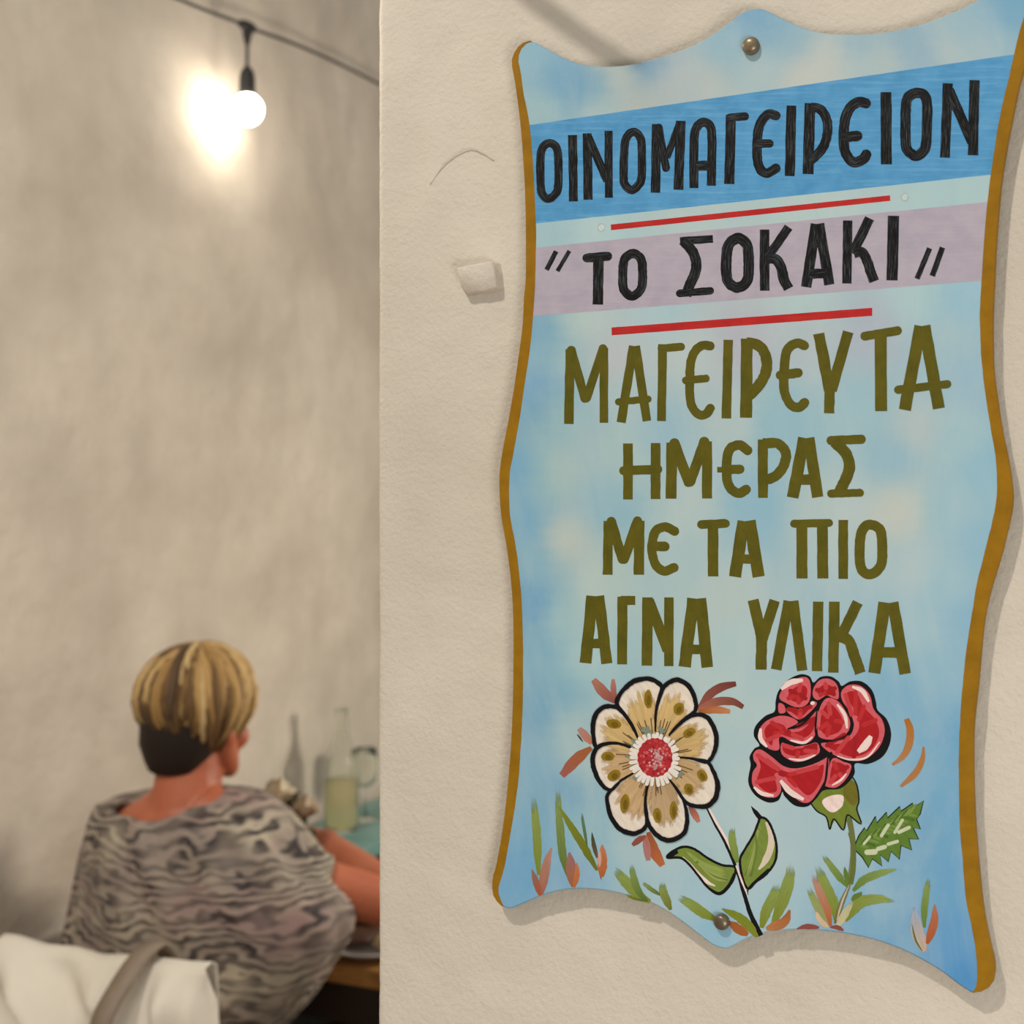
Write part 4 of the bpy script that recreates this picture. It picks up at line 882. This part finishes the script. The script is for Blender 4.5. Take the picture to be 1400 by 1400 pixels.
glassware('wine_glass', 'clear stemmed glass right of the wine bottle', 'glass', gp, [(0.001, 0), (0.03, 0.0), (0.03, 0.002), (0.005, 0.006), (0.0035, 0.07), (0.008, 0.08), (0.026, 0.098), (0.034, 0.125), (0.033, 0.16), (0.028, 0.185), (0.0268, 0.185), (0.0315, 0.16), (0.0325, 0.125), (0.0245, 0.1), (0.001, 0.084)])
cp = at(325, 1190, 2.50); cp.z = 0.7405
M_JUG = simple('blue_grey_glaze', (150, 152, 156), (164, 164, 164), 12, 0.35)
jt = empty('water_jug', cp); tag(jt, 'blue-grey jug just visible between neck and right shoulder of the woman', 'jug')
MB().lathe(cp, [(0.001, 0.0), (0.04, 0.0), (0.045, 0.01), (0.05, 0.08), (0.044, 0.17), (0.032, 0.22), (0.030, 0.25), (0.036, 0.282), (0.033, 0.282), (0.027, 0.25), (0.029, 0.22), (0.041, 0.17), (0.047, 0.08), (0.04, 0.012), (0.001, 0.01)], 32).build('jug_body', M_JUG, jt)
MB().tube([cp + UP * 0.25 + R * 0.03, cp + UP * 0.25 + R * 0.07, cp + UP * 0.18 + R * 0.085, cp + UP * 0.1 + R * 0.047], 0.006, 8).build('handle', M_JUG, jt)

# ---- small vase with two white flowers
vp = at(397, 1290, 2.45); vp.z = 0.7405
vt = empty('flower_vase', vp); tag(vt, 'small vase with two white flowers behind the woman\'s right shoulder', 'vase')
MB().lathe(vp, [(0.001, 0), (0.026, 0), (0.032, 0.02), (0.034, 0.05), (0.026, 0.085), (0.017, 0.105), (0.02, 0.12), (0.0175, 0.12), (0.014, 0.105), (0.022, 0.085), (0.03, 0.05), (0.028, 0.02), (0.001, 0.006)], 24).build('vase_body', M_CERAM, vt)
M_PETAL = simple('white_petal', (240, 232, 212), (230, 214, 186), 40, 0.6); M_PETAL2 = simple('darker_petal', (216, 200, 176), (200, 180, 154), 40, 0.6); M_LEAF = simple('dark_leaf', (74, 78, 50), (60, 66, 42), 20, 0.6)  # second petal material is a darker cream
for (px, py, rad, mm) in ((380, 1086, 0.036, M_PETAL), (414, 1108, 0.034, M_PETAL2)):
    c = at(px, py, 2.45)
    MB().tube([vp + UP * 0.02, (vp + c) / 2 + UP * 0.0, c - UP * 0.015], 0.002, 6).build('stem', M_LEAF, vt)
    V = []; Fc = []
    for ly, (n_, r0, tilt) in enumerate(((7, 1.0, 0.5), (6, 0.75, 0.95), (5, 0.5, 1.25), (3, 0.28, 1.45))):
        for k in range(n_):
            a = 2 * PI * k / n_ + ly * 0.4; d = Vector((math.cos(a), math.sin(a), 0)); sd = Vector((-math.sin(a), math.cos(a), 0)); base = len(V)
            for i in range(5):
                t = i / 4; hw = rad * r0 * 0.62 * math.sin(PI * (0.12 + 0.8 * t)) 
                for j in (-1, 0, 1):
                    V.append(c - UP * rad * 0.4 + d * (rad * r0 * t * math.cos(tilt * t)) + UP * (rad * 1.3 * t * math.sin(tilt)) + sd * hw * j - d * (abs(j) * -0.15 * rad * t))
            for i in range(4):
                for j in range(2): q = base + i * 3 + j; Fc.append((q, q + 1, q + 4, q + 3))
    mesh('blossom', V, Fc, mm, vt)
for px, py, a in ((399, 1094, 0.4), (390, 1110, -0.6), (408, 1130, 0.9), (402, 1112, 2.0), (415, 1140, 0.1)):
    c = at(px, py, 2.45); d = Vector((math.cos(a), 0.2, math.sin(a))).normalized(); s_ = d.cross(Vector((0, 1, 0))).normalized(); V = []; Fc = []
    for i in range(6):
        t = i / 5; hw = 0.011 * math.sin(PI * t)
        for j in (-1, 0, 1): V.append(c + d * 0.045 * (t - 0.4) + s_ * hw * j + Vector((0, 0.003 * abs(j), 0)))
    for i in range(5):
        for j in range(2): q = i * 3 + j; Fc.append((q, q + 1, q + 4, q + 3))
    mesh('leaf', V, Fc, M_LEAF, vt)

# ---- plate of food
pp = at(508, 1300, 2.44); pp.z = 0.7402
t = empty('dinner_plate', pp); tag(t, 'grey-white plate of food at the near edge of the wooden table', 'plate')
MB().lathe(pp, [(0.001, 0), (0.06, 0.0), (0.065, 0.004), (0.09, 0.014), (0.104, 0.02), (0.105, 0.023), (0.1, 0.023), (0.086, 0.018), (0.06, 0.008), (0.001, 0.007)], 48).build('plate_body', M_CERAM, t)
M_FOOD1 = simple('dark_stew', (66, 40, 26), (84, 52, 32), 60, 0.5, bmp=0.4, bscale=120, bdist=0.004)
M_FOOD2 = simple('yellow_pepper', (170, 138, 30), (150, 112, 20), 40, 0.4); M_FOOD3 = simple('pale_bread', (216, 196, 150), (198, 172, 120), 50, 0.7, bmp=0.3, bscale=150)
def lump(c, rx, ry, rz, s, amp=0.2):
    mb = MB().ball(c, rx, ry, rz, RAX, 24, 14)
    for v in mb.v:
        d = v - c; v += d * amp * noise.noise(v * s)
    return mb
o = lump(pp + UP * 0.0255 + R * -0.03, 0.05, 0.055, 0.013, 40); tag(o.build('stew_portion', M_FOOD1), 'dark stewed food on the left of the plate', 'food')
o = lump(pp + UP * 0.05 + R * -0.03 + E2 * 0.03, 0.042, 0.022, 0.015, 30); tag(o.build('yellow_pepper', M_FOOD2), 'yellow-olive piece of food lying on the plate', 'food')
o = lump(pp + UP * 0.024 + R * 0.045 + E2 * 0.0, 0.03, 0.045, 0.013, 40); tag(o.build('bread_slice', M_FOOD3), 'pale bread slice at the right edge of the plate', 'bread')

# ============================================================ THE WOMAN
D = 2.28; MPX = D / F
S0 = at(268, 1122, D)
pr = empty('person', room(S0.dot(E1), S0.dot(E2) - 0.05, 0)); tag(pr, 'person with short blonde hair seated with back turned, patterned grey blouse', 'person')
Hc = at(266, 975, D + 0.005)
HAX = (R, E2, UP)
bd = MB()
bd.ball(Hc + UP * 0.010, 0.070, 0.088, 0.096, HAX, 24, 16)                          # skull
bd.ball(Hc + E2 * 0.045 - UP * 0.045, 0.056, 0.052, 0.075, HAX, 20, 12)             # face
bd.ball(Hc + E2 * 0.066 - UP * 0.098, 0.032, 0.026, 0.022, HAX)                     # chin
for s in (-1, 1):
    bd.tube([Hc + R * s * 0.058 - UP * 0.03, Hc + R * s * 0.054 - UP * 0.075 + E2 * 0.02, Hc + R * s * 0.028 - UP * 0.105 + E2 * 0.06], [0.022, 0.021, 0.018], 12)   # jaw
    bd.ball(Hc + R * s * 0.045 + E2 * 0.062 - UP * 0.045, 0.022, 0.02, 0.024, HAX)  # cheek
    bd.ball(Hc + R * s * 0.030 + E2 * 0.082 + UP * 0.012, 0.022, 0.012, 0.008, HAX)  # brow
    bd.ball(Hc + R * s * 0.077 - UP * 0.02, 0.007, 0.017, 0.03, HAX)                # ear
bd.tube([Hc + E2 * 0.088 + UP * 0.004, Hc + E2 * 0.102 - UP * 0.02, Hc + E2 * 0.106 - UP * 0.04], [0.008, 0.008, 0.010], 10)   # nose
bd.tube([Hc - UP * 0.02 - E2 * 0.012, Hc - UP * 0.09 - E2 * 0.012, S0 + UP * 0.03 - E2 * 0.02 - R * 0.008, S0 - UP * 0.03 - E2 * 0.02], [0.055, 0.055, 0.062, 0.085], 20)
bd.ball(S0 - UP * 0.022 - E2 * 0.018 + E1 * 0.012, 0.142, 0.092, 0.072, HAX, 24, 14)                # upper back
for s in (-1, 1): bd.tube([S0 + UP * 0.025 - E2 * 0.02 + R * s * 0.03, S0 - UP * 0.012 - E2 * 0.02 + R * s * 0.09, S0 - UP * 0.055 - E2 * 0.015 + R * s * 0.145], [0.05, 0.043, 0.042], 14)
tr = [(0.00, 0.15, 0.09, 0.0), (-0.10, 0.155, 0.105, -0.005), (-0.22, 0.14, 0.10, -0.01), (-0.34, 0.14, 0.105, -0.03), (-0.46, 0.165, 0.12, -0.05), (-0.55, 0.16, 0.12, -0.06)]
rings = []
for z, a, b_, off in [(tuple(q)) for q in catmull(tr, 4)]:
    rings.append([S0 + UP * (z - 0.05) + E2 * off + R * (a * math.cos(2 * PI * k / 28)) + E2 * (b_ * math.sin(2 * PI * k / 28)) for k in range(28)])
bd.add(loft(rings))
ShR = S0 + R * 0.150 - UP * 0.065 - E2 * 0.01; ShL = S0 + E1 * 0.150 - UP * 0.065 - E2 * 0.01
ElR = at(548, 1240, 2.27); HaR = at(452, 1158, 2.50)
ElL = ShL + E1 * 0.05 - UP * 0.2 + E2 * 0.14; HaL = room(1.50, 2.22, 0.79)
def hand(mb, wrist, d, palm_n, curl):
    d = d.normalized(); n_ = palm_n; n_ = (n_ - d * n_.dot(d)).normalized(); s_ = d.cross(n_)
    mb.ball(wrist + d * 0.045, 0.042, 0.014, 0.05, (s_, n_, d), 16, 10)
    mb.tube([wrist - d * 0.01, wrist + d * 0.03], [0.024, 0.028], 12)
    for k, (off, L) in enumerate(((-0.03, 0.068), (-0.010, 0.078), (0.011, 0.073), (0.030, 0.058))):
        p = wrist + d * 0.082 + s_ * off; path = [p - d * 0.02, p]; ang = 0.0
        for seg, fr in enumerate((0.45, 0.32, 0.23)):
            ang += curl * (0.7 + 0.25 * seg + 0.08 * k); p = p + (d * math.cos(ang) + n_ * math.sin(ang)) * L * fr; path.append(p)
        mb.tube(path, [0.0095, 0.0092, 0.0085, 0.0078, 0.006], 8)
    p = wrist + d * 0.02 - s_ * 0.03
    mb.tube([wrist + d * 0.01 - s_ * 0.012, p + d * 0.008, p + d * 0.035 - s_ * 0.018 + n_ * 0.012, p + d * 0.06 - s_ * 0.016 + n_ * 0.024], [0.016, 0.0145, 0.0115, 0.009], 10)
for Sh, El, Ha, pn in ((ShR, ElR, HaR, -UP + E1 * 0.6), (ShL, ElL, HaL, -UP)):
    bd.tube([Sh, Sh.lerp(El, 0.3), Sh.lerp(El, 0.7), El], [0.044, 0.044, 0.042, 0.040], 16)
    bd.tube([El, El.lerp(Ha, 0.25), El.lerp(Ha, 0.6), Ha], [0.040, 0.043, 0.036, 0.026], 16)
    hand(bd, Ha, (Ha - El), pn, 0.35)
body = bd.build('body', M_SKIN, pr)
rm = body.modifiers.new('remesh', 'REMESH'); rm.mode = 'VOXEL'; rm.voxel_size = 0.0045; rm.use_smooth_shade = True
sm = body.modifiers.new('smooth', 'SMOOTH'); sm.factor = 0.5; sm.iterations = 4
M_EYE = simple('eye_white', (225, 220, 212), None, 5, 0.2); M_LIP = simple('lips', (150, 70, 62), None, 5, 0.4); M_IRIS = simple('iris', (60, 50, 40), None, 5, 0.2)
for s in (-1, 1):
    e = MB().ball(Hc + R * s * 0.03 + E2 * 0.080 - UP * 0.006, 0.0115, seg=14).build('eye', M_EYE, pr)
    MB().ball(Hc + R * s * 0.03 + E2 * 0.0895 - UP * 0.006, 0.005, 0.0025, 0.005, HAX).build('iris', M_IRIS, e)
MB().ball(Hc + E2 * 0.090 - UP * 0.072, 0.024, 0.008, 0.007, HAX).build('lips', M_LIP, pr)

# trousers and shoes (seated, under the table)
tb = MB(); hip = S0 - UP * 0.53 - E2 * 0.05
tb.ball(hip, 0.19, 0.14, 0.11, HAX, 24, 12)
for s in (-1, 1):
    kn = hip + R * s * 0.11 + E2 * 0.40 + UP * 0.02; an = kn - UP * 0.40 + E2 * 0.03
    tb.tube([hip + R * s * 0.09, hip + R * s * 0.10 + E2 * 0.2 + UP * 0.01, kn], [0.095, 0.088, 0.068], 18); tb.tube([kn, kn - UP * 0.2 + E2 * 0.0, an], [0.066, 0.062, 0.055], 18)
tro = tb.build('trousers', M_TROUS, pr); rm = tro.modifiers.new('remesh', 'REMESH'); rm.mode = 'VOXEL'; rm.voxel_size = 0.012; rm.use_smooth_shade = True
for s in (-1, 1):
    kn = hip + R * s * 0.11 + E2 * 0.46; fz = Vector((kn.x, kn.y, 0.036))
    MB().ball(fz + E2 * 0.06, 0.042, 0.125, 0.034, HAX, 20, 12).build('shoe', M_DARK, pr)
    MB().tube([fz - E2 * 0.02 + UP * 0.02, Vector((kn.x, kn.y, hip.z - 0.34)) - E2 * 0.03], [0.036, 0.045], 14).build('ankle', M_SKIN, pr)

# blouse: loose batwing top
def blouse_mat():
    m, nt, b, out = new_mat('patterned_blouse'); co = obj_co(nt)
    mp = node(nt, 'ShaderNodeMapping', inp={'Scale': (0.8, 0.8, 1.9)}); nt.links.new(co, mp.inputs[0])
    nn = node(nt, 'ShaderNodeTexNoise', inp={'Scale': 6.5, 'Detail': 3.0, 'Roughness': 0.55}); nt.links.new(mp.outputs[0], nn.inputs['Vector'])
    v = node(nt, 'ShaderNodeVectorMath', operation='SCALE'); nt.links.new(nn.outputs['Color'], v.inputs[0]); v.inputs['Scale'].default_value = 0.30
    va = node(nt, 'ShaderNodeVectorMath', operation='ADD'); nt.links.new(mp.outputs[0], va.inputs[0]); nt.links.new(v.outputs[0], va.inputs[1])
    wv = node(nt, 'ShaderNodeTexWave', inp={'Scale': 9.0, 'Distortion': 2.2, 'Detail': 2.0, 'Detail Scale': 2.4, 'Detail Roughness': 0.6}); wv.wave_type = 'BANDS'; wv.bands_direction = 'Z'; nt.links.new(va.outputs[0], wv.inputs['Vector'])
    base = ramp(nt, tex_noise(nt, co, 7, 3), [(0.36, rgb(130, 118, 104)), (0.52, rgb(140, 126, 116)), (0.66, rgb(150, 124, 118))])
    lite = mix(nt, ramp(nt, tex_noise(nt, co, 11, 2), [(0.42, (0, 0, 0, 1)), (0.7, (0.6, 0.6, 0.6, 1))]), base, rgb(190, 178, 154))
    f = ramp(nt, wv.outputs['Fac'], [(0.0, (1, 1, 1, 1)), (0.16, (0.95, 0.95, 0.95, 1)), (0.45, (0.6, 0.6, 0.6, 1)), (0.75, (0, 0, 0, 1)), (1.0, (0, 0, 0, 1))])
    thick = ramp(nt, tex_noise(nt, co, 13, 2), [(0.35, (0.35, 0.35, 0.35, 1)), (0.62, (1, 1, 1, 1))])
    fm = mix(nt, 1.0, f, thick, 'MULTIPLY')
    nt.links.new(mix(nt, fm, lite, rgb(46, 38, 38)), b.inputs['Base Color']); b.inputs['Roughness'].default_value = 0.8
    bump(nt, b, tex_noise(nt, co, 400, 2), 0.2, 0.001); return m
M_BLOUSE = blouse_mat()
def C(px, py): return at(px, py, D)
RG = []          # centre px, y, a, b, back dip, right lift
def ring_from(y, xl, xr, b_): 
    hw = (xr - xl) / 2 * MPX; a = math.sqrt(max(1e-4, hw * hw - (b_ * ST) ** 2)) / CT
    c = C((xl + xr) / 2, y); return (c.x, c.y, c.z, a, b_, 0.0, 0.0)
c0 = C(229, 1095); RG.append((c0.x, c0.y, c0.z, 0.100, 0.086, 0.032, 0.018))
c1 = C(231, 1092); RG.append((c1.x, c1.y, c1.z, 0.106, 0.093, 0.030, 0.018))
c1 = C(262, 1092); RG.append((c1.x, c1.y, c1.z, 0.138, 0.112, 0.022, 0.006))
for q in ((1106, 132, 398, 0.122), (1130, 116, 420, 0.132), (1175, 99, 459, 0.145), (1222, 90, 487, 0.15), (1258, 84, 484, 0.15), (1295, 80, 464, 0.15), (1335, 80, 440, 0.15), (1372, 88, 412, 0.15), (1410, 100, 392, 0.15), (1480, 108, 384, 0.15), (1560, 100, 388, 0.16)): RG.append(ring_from(*q))
NS = 96; rings = []
for qi, q in enumerate(catmull(RG, 5)):
    cx, cy, cz, a, b_, dip, lift = q; ring_ = []
    t = qi / (5.0 * (len(RG) - 1))
    for k in range(NS):
        th_ = 2 * PI * k / NS; cc, ss = math.cos(th_), math.sin(th_)
        fold = min(1, t * 5) * (0.010 * noise.noise(Vector((th_ * 1.6, cz * 5, 3))) + 0.008 * noise.noise(Vector((cc * 6, ss * 6, cz * 9))) + 0.004 * math.sin(th_ * 13 + cz * 22))
        p = Vector((cx, cy, cz)) + R * (a + fold) * cc + E2 * (b_ + fold) * ss + UP * (-dip * max(0, -ss) + lift * cc + (0.008 * noise.noise(Vector((cc * 3, ss * 3, t * 9))) if qi > 14 else 0))
        ring_.append(p)
    rings.append(ring_)
v, f = loft(rings, cap=False)
bo = mesh('blouse', v, f, M_BLOUSE, pr); so = bo.modifiers.new('thickness', 'SOLIDIFY'); so.thickness = 0.0025
# right sleeve cuff, open around the forearm
EdR = C(484, 1225)
ax = (ElR - ShR).normalized(); u = (UP - ax * UP.dot(ax)).normalized(); w2 = ax.cross(u); rings = []
for t, r1, r2 in ((0.10, 0.06, 0.055), (0.2, 0.070, 0.06), (0.3, 0.068, 0.060), (0.40, 0.064, 0.058)):
    c = ShR.lerp(ElR, t) - UP * 0.012; rings.append([c + u * (r1 * math.cos(2 * PI * k / 32) * (1 + 0.08 * math.sin(3 * 2 * PI * k / 32))) + w2 * (r2 * math.sin(2 * PI * k / 32)) for k in range(32)])
v, f = loft(rings, cap=False); sl = mesh('sleeve', v, f, M_BLOUSE, pr); so = sl.modifiers.new('thickness', 'SOLIDIFY'); so.thickness = 0.0025

# hair: dark cropped under layer and blonde locks over it
m_h, nt, b, out = new_mat('dyed_hair'); a_ = node(nt, 'ShaderNodeAttribute', attribute_name='Col'); nt.links.new(a_.outputs['Color'], b.inputs['Base Color']); b.inputs['Roughness'].default_value = 0.6; b.inputs['Specular IOR Level'].default_value = 0.25
hb = MB(); rings = []
for y, cxp, hw, b_, off in ((1052, 254, 28, 0.026, -0.036), (1048, 255, 36, 0.038, -0.032), (1034, 256, 44, 0.054, -0.026), (1012, 258, 54, 0.072, -0.020), (985, 264, 60, 0.084, -0.014), (955, 268, 62, 0.090, -0.004), (925, 268, 58, 0.088, 0.0), (905, 268, 40, 0.066, 0.0), (895, 268, 18, 0.03, 0.0)):
    c = at(cxp, y, D) + E2 * off; a = hw * MPX / 0.97
    rings.append([c + R * a * math.cos(2 * PI * k / 40) * (1 + 0.03 * noise.noise(Vector((k * 0.9, y * 0.05, 1)))) + E2 * b_ * math.sin(2 * PI * k / 40) for k in range(40)])
rings = [[Vector(q) for q in r_] for r_ in rings]
hb.add(loft(rings)); nv0 = len(hb.v)
hcols = [rgb(36, 26, 20)] * nv0
HC2 = at(270, 958, D); rx, ry, rz = 0.089, 0.100, 0.088
palette = [rgb(184, 152, 100), rgb(170, 136, 84), rgb(150, 116, 68), rgb(194, 166, 116), rgb(120, 90, 54), rgb(138, 106, 64), rgb(100, 74, 46)]
rnd = random.Random(11)
def lock(phi, p0, p1, wd, col, rad, curl):
    path = []; R_ = []
    n_ = 9
    for i in range(n_):
        t = i / (n_ - 1); th1 = p0 + (p1 - p0) * t; ph = phi + curl * math.sin(t * PI * 0.9) 
        k = rad * (1 + 0.05 * math.sin(PI * t)); tuck = 1 - 0.16 * max(0, t - 0.72) / 0.28
        path.append(HC2 + R * (rx * k * tuck * math.sin(th1) * math.cos(ph)) + E2 * (ry * k * tuck * math.sin(th1) * math.sin(ph)) + UP * (rz * k * math.cos(th1) if th1 < PI / 2 else (-0.062 * (th1 - PI / 2) / 0.6)))
        R_.append(wd * (0.45 + 0.55 * math.sin(PI * min(1, t * 0.85 + 0.15))) + 0.0006)
    R_[-1] = 0.001
    n0 = len(hb.v); hb.tube(path, R_, 7)
    cnt = len(hb.v) - n0
    for q in range(cnt):
        t = (q // 7) / (n_ - 1); s_ = 1 - 0.35 * max(0, t - 0.7) / 0.3; hcols.append((col[0] * s_, col[1] * s_, col[2] * s_, 1))
for k in range(620):
    phi = rnd.uniform(0, 2 * PI); back = -math.sin(phi)                # back>0: nape side
    end = (2.15 + rnd.uniform(-0.35, 0.22)) if back > -0.25 else (1.5 + rnd.uniform(-0.25, 0.1))
    if k > 520: end *= 0.62
    col = rnd.choices(palette, (4, 5, 4, 3, 2, 3, 1))[0]
    dd = abs(math.atan2(math.sin(phi + PI * 0.56), math.cos(phi + PI * 0.56)))
    if dd < 0.22 and rnd.random() < 0.75: col = rgb(84, 64, 44)
    if k % 5 == 0 and end > 1.6: col = rgb(104, 78, 48); end += 0.12
    lock(phi, rnd.uniform(-0.25, 0.25), end, rnd.uniform(0.0045, 0.0085), col, rnd.uniform(0.93, 1.07), rnd.uniform(-0.5, 0.5))
ho = hb.build('hair', m_h, pr); col_attr(ho, hcols)

# ============================================================ CHAIR WITH CLOTH AND BAG
A = at(285, 1318, 2.0); e1r, e2c, zt = A.dot(E1), A.dot(E2), A.z
W = 0.404; e1l = e1r + W
ch = empty('dining_chair', room(e1r + W / 2, e2c + 0.2, 0)); tag(ch, 'wooden chair under the white cloth at lower left', 'chair')
zt2 = zt - 0.02
V = []; 
bk = MB(); n_ = 10
for k in range(n_):          # upright slatted back
    pass
MB().box(room(e1r + W / 2, e2c, zt2 - 0.04), W - 0.03, 0.016, 0.07, RAX).build('top_rail', M_CHAIRW, ch, smooth=False, bevel=0.006)
for k in range(4): MB().box(room(e1r + 0.085 + k * (W - 0.17) / 3, e2c + 0.001, 0.63), 0.035, 0.014, 0.34, RAX).build('back_slat', M_CHAIRW, ch, smooth=False, bevel=0.003)
for s, a in ((0, e1r + 0.03), (1, e1l - 0.03)):
    MB().tube([room(a, e2c + 0.01, 0), room(a, e2c + 0.02, 0.44), room(a, e2c, zt2 - 0.02)], [0.016, 0.02, 0.015], 12).build('leg', M_CHAIRW, ch)
    MB().tube([room(a, e2c + 0.38, 0), room(a, e2c + 0.38, 0.43)], [0.015, 0.019], 12).build('leg', M_CHAIRW, ch)
MB().box(room(e1r + W / 2, e2c + 0.2, 0.36), W - 0.02, 0.42, 0.035, RAX).build('seat', M_CHAIRW, ch, smooth=False, bevel=0.008)
# cloth thrown over the back
NU, NV = 90, 70; V = []; Fc = []
for j in range(NV + 1):
    t = j / NV
    for i in range(NU + 1):
        x = i / NU                                   # 0 right .. 1 left
        L = t * 0.86                                 # run of cloth: outside bottom -> over the rail -> inside bottom
        out_len = 0.50
        edge = 0.012
        e1 = e1r - 0.004 + x * (W + 0.012)
        sag = -0.006 - 0.012 * x - 0.008 * math.sin(PI * x) + 0.004 * noise.noise(Vector((x * 7, 1, 2)))
        if L < out_len:
            d = out_len - L                          # distance below the top on the outside
            xl = 1 - x
            swag = (1 - 2 * abs(math.sin(PI * (d * 5.2 - xl * 1.9 - 0.8 * xl * xl) + 0.5)) ** 1.3) * math.exp(-((xl - 0.35) / 0.40) ** 2)
            vert = math.sin(xl * 46 + d * 3) * max(0, (xl - 0.58) / 0.42)
            rise = min(1, d / 0.05)
            o_ = 0.014 + rise * (0.036 + 0.034 * swag + 0.016 * vert + 0.008 * noise.noise(Vector((x * 5, d * 4, 7)))) + 0.03 * d
            wr = min(1, x / 0.09); o_ = 0.012 + (o_ - 0.012) * math.sin(wr * PI / 2) - (1 - wr) * 0.02 * rise
            flare = (0.03 * d / 0.2 if x < 0.12 else 0) * (1 - x / 0.12)
            V.append(room(e1 - flare * 0.7 + (0.012 * d * 5 * (x - 0.5) * 0), e2c - o_, zt + sag - d * (1 - 0.0)))
        elif L < out_len + 0.03:
            a = (L - out_len) / 0.03 * PI
            V.append(room(e1, e2c - 0.014 * math.cos(a), zt + sag + 0.008 * math.sin(a)))
        else:
            d = L - out_len - 0.03
            V.append(room(e1, e2c + 0.015 + 0.006 * math.sin(x * 30 + d * 5) * min(1, d / 0.04), zt + sag - d))
for j in range(NV):
    for i in range(NU): k = j * (NU + 1) + i; Fc.append((k, k + 1, k + NU + 2, k + NU + 1))
cl = mesh('draped_cloth', V, Fc, M_CLOTH); cl.modifiers.new('thickness', 'SOLIDIFY').thickness = 0.002
tag(cl, 'creased white cloth draped over the back of the chair', 'cloth')
# shoulder bag hanging from the chair back
xs = e1r + 0.105
bg = empty('shoulder_bag', room(xs + 0.1, e2c - 0.09, 0.2)); tag(bg, 'taupe shoulder bag hanging by its strap from the chair', 'bag')
V = []; Fc = []; uvp = []
pth = [(xs + 0.105, -0.10, 0.40), (xs + 0.075, -0.086, 0.56), (xs + 0.036, -0.078, 0.70), (xs + 0.016, -0.066, 0.79), (xs + 0.008, -0.036, zt - 0.012), (xs, -0.012, zt + 0.012), (xs - 0.004, 0.012, zt + 0.012), (xs - 0.01, 0.03, zt - 0.03), (xs - 0.012, 0.034, 0.74)]
pc = catmull(pth, 6)
for q in pc:
    for s in (-1, 0, 1): V.append(room(q[0] + s * 0.019, e2c + q[1] - 0.03 * min(1, max(0, zt - q[2]) / 0.06) * (q[1] < 0), q[2]))
for i in range(len(pc) - 1):
    for j in range(2): k = i * 3 + j; Fc.append((k, k + 1, k + 4, k + 3))
st = mesh('strap', V, Fc, M_STRAP, bg); st.modifiers.new('thickness', 'SOLIDIFY').thickness = 0.003
mb = MB().box(room(xs + 0.1, e2c - 0.105, 0.29), 0.26, 0.075, 0.24, RAX); mb.build('bag_body', M_STRAP, bg, bevel=0.02)
MB().box(room(xs + 0.1, e2c - 0.148, 0.345), 0.262, 0.006, 0.14, RAX).build('flap', M_STRAP, bg, bevel=0.002)
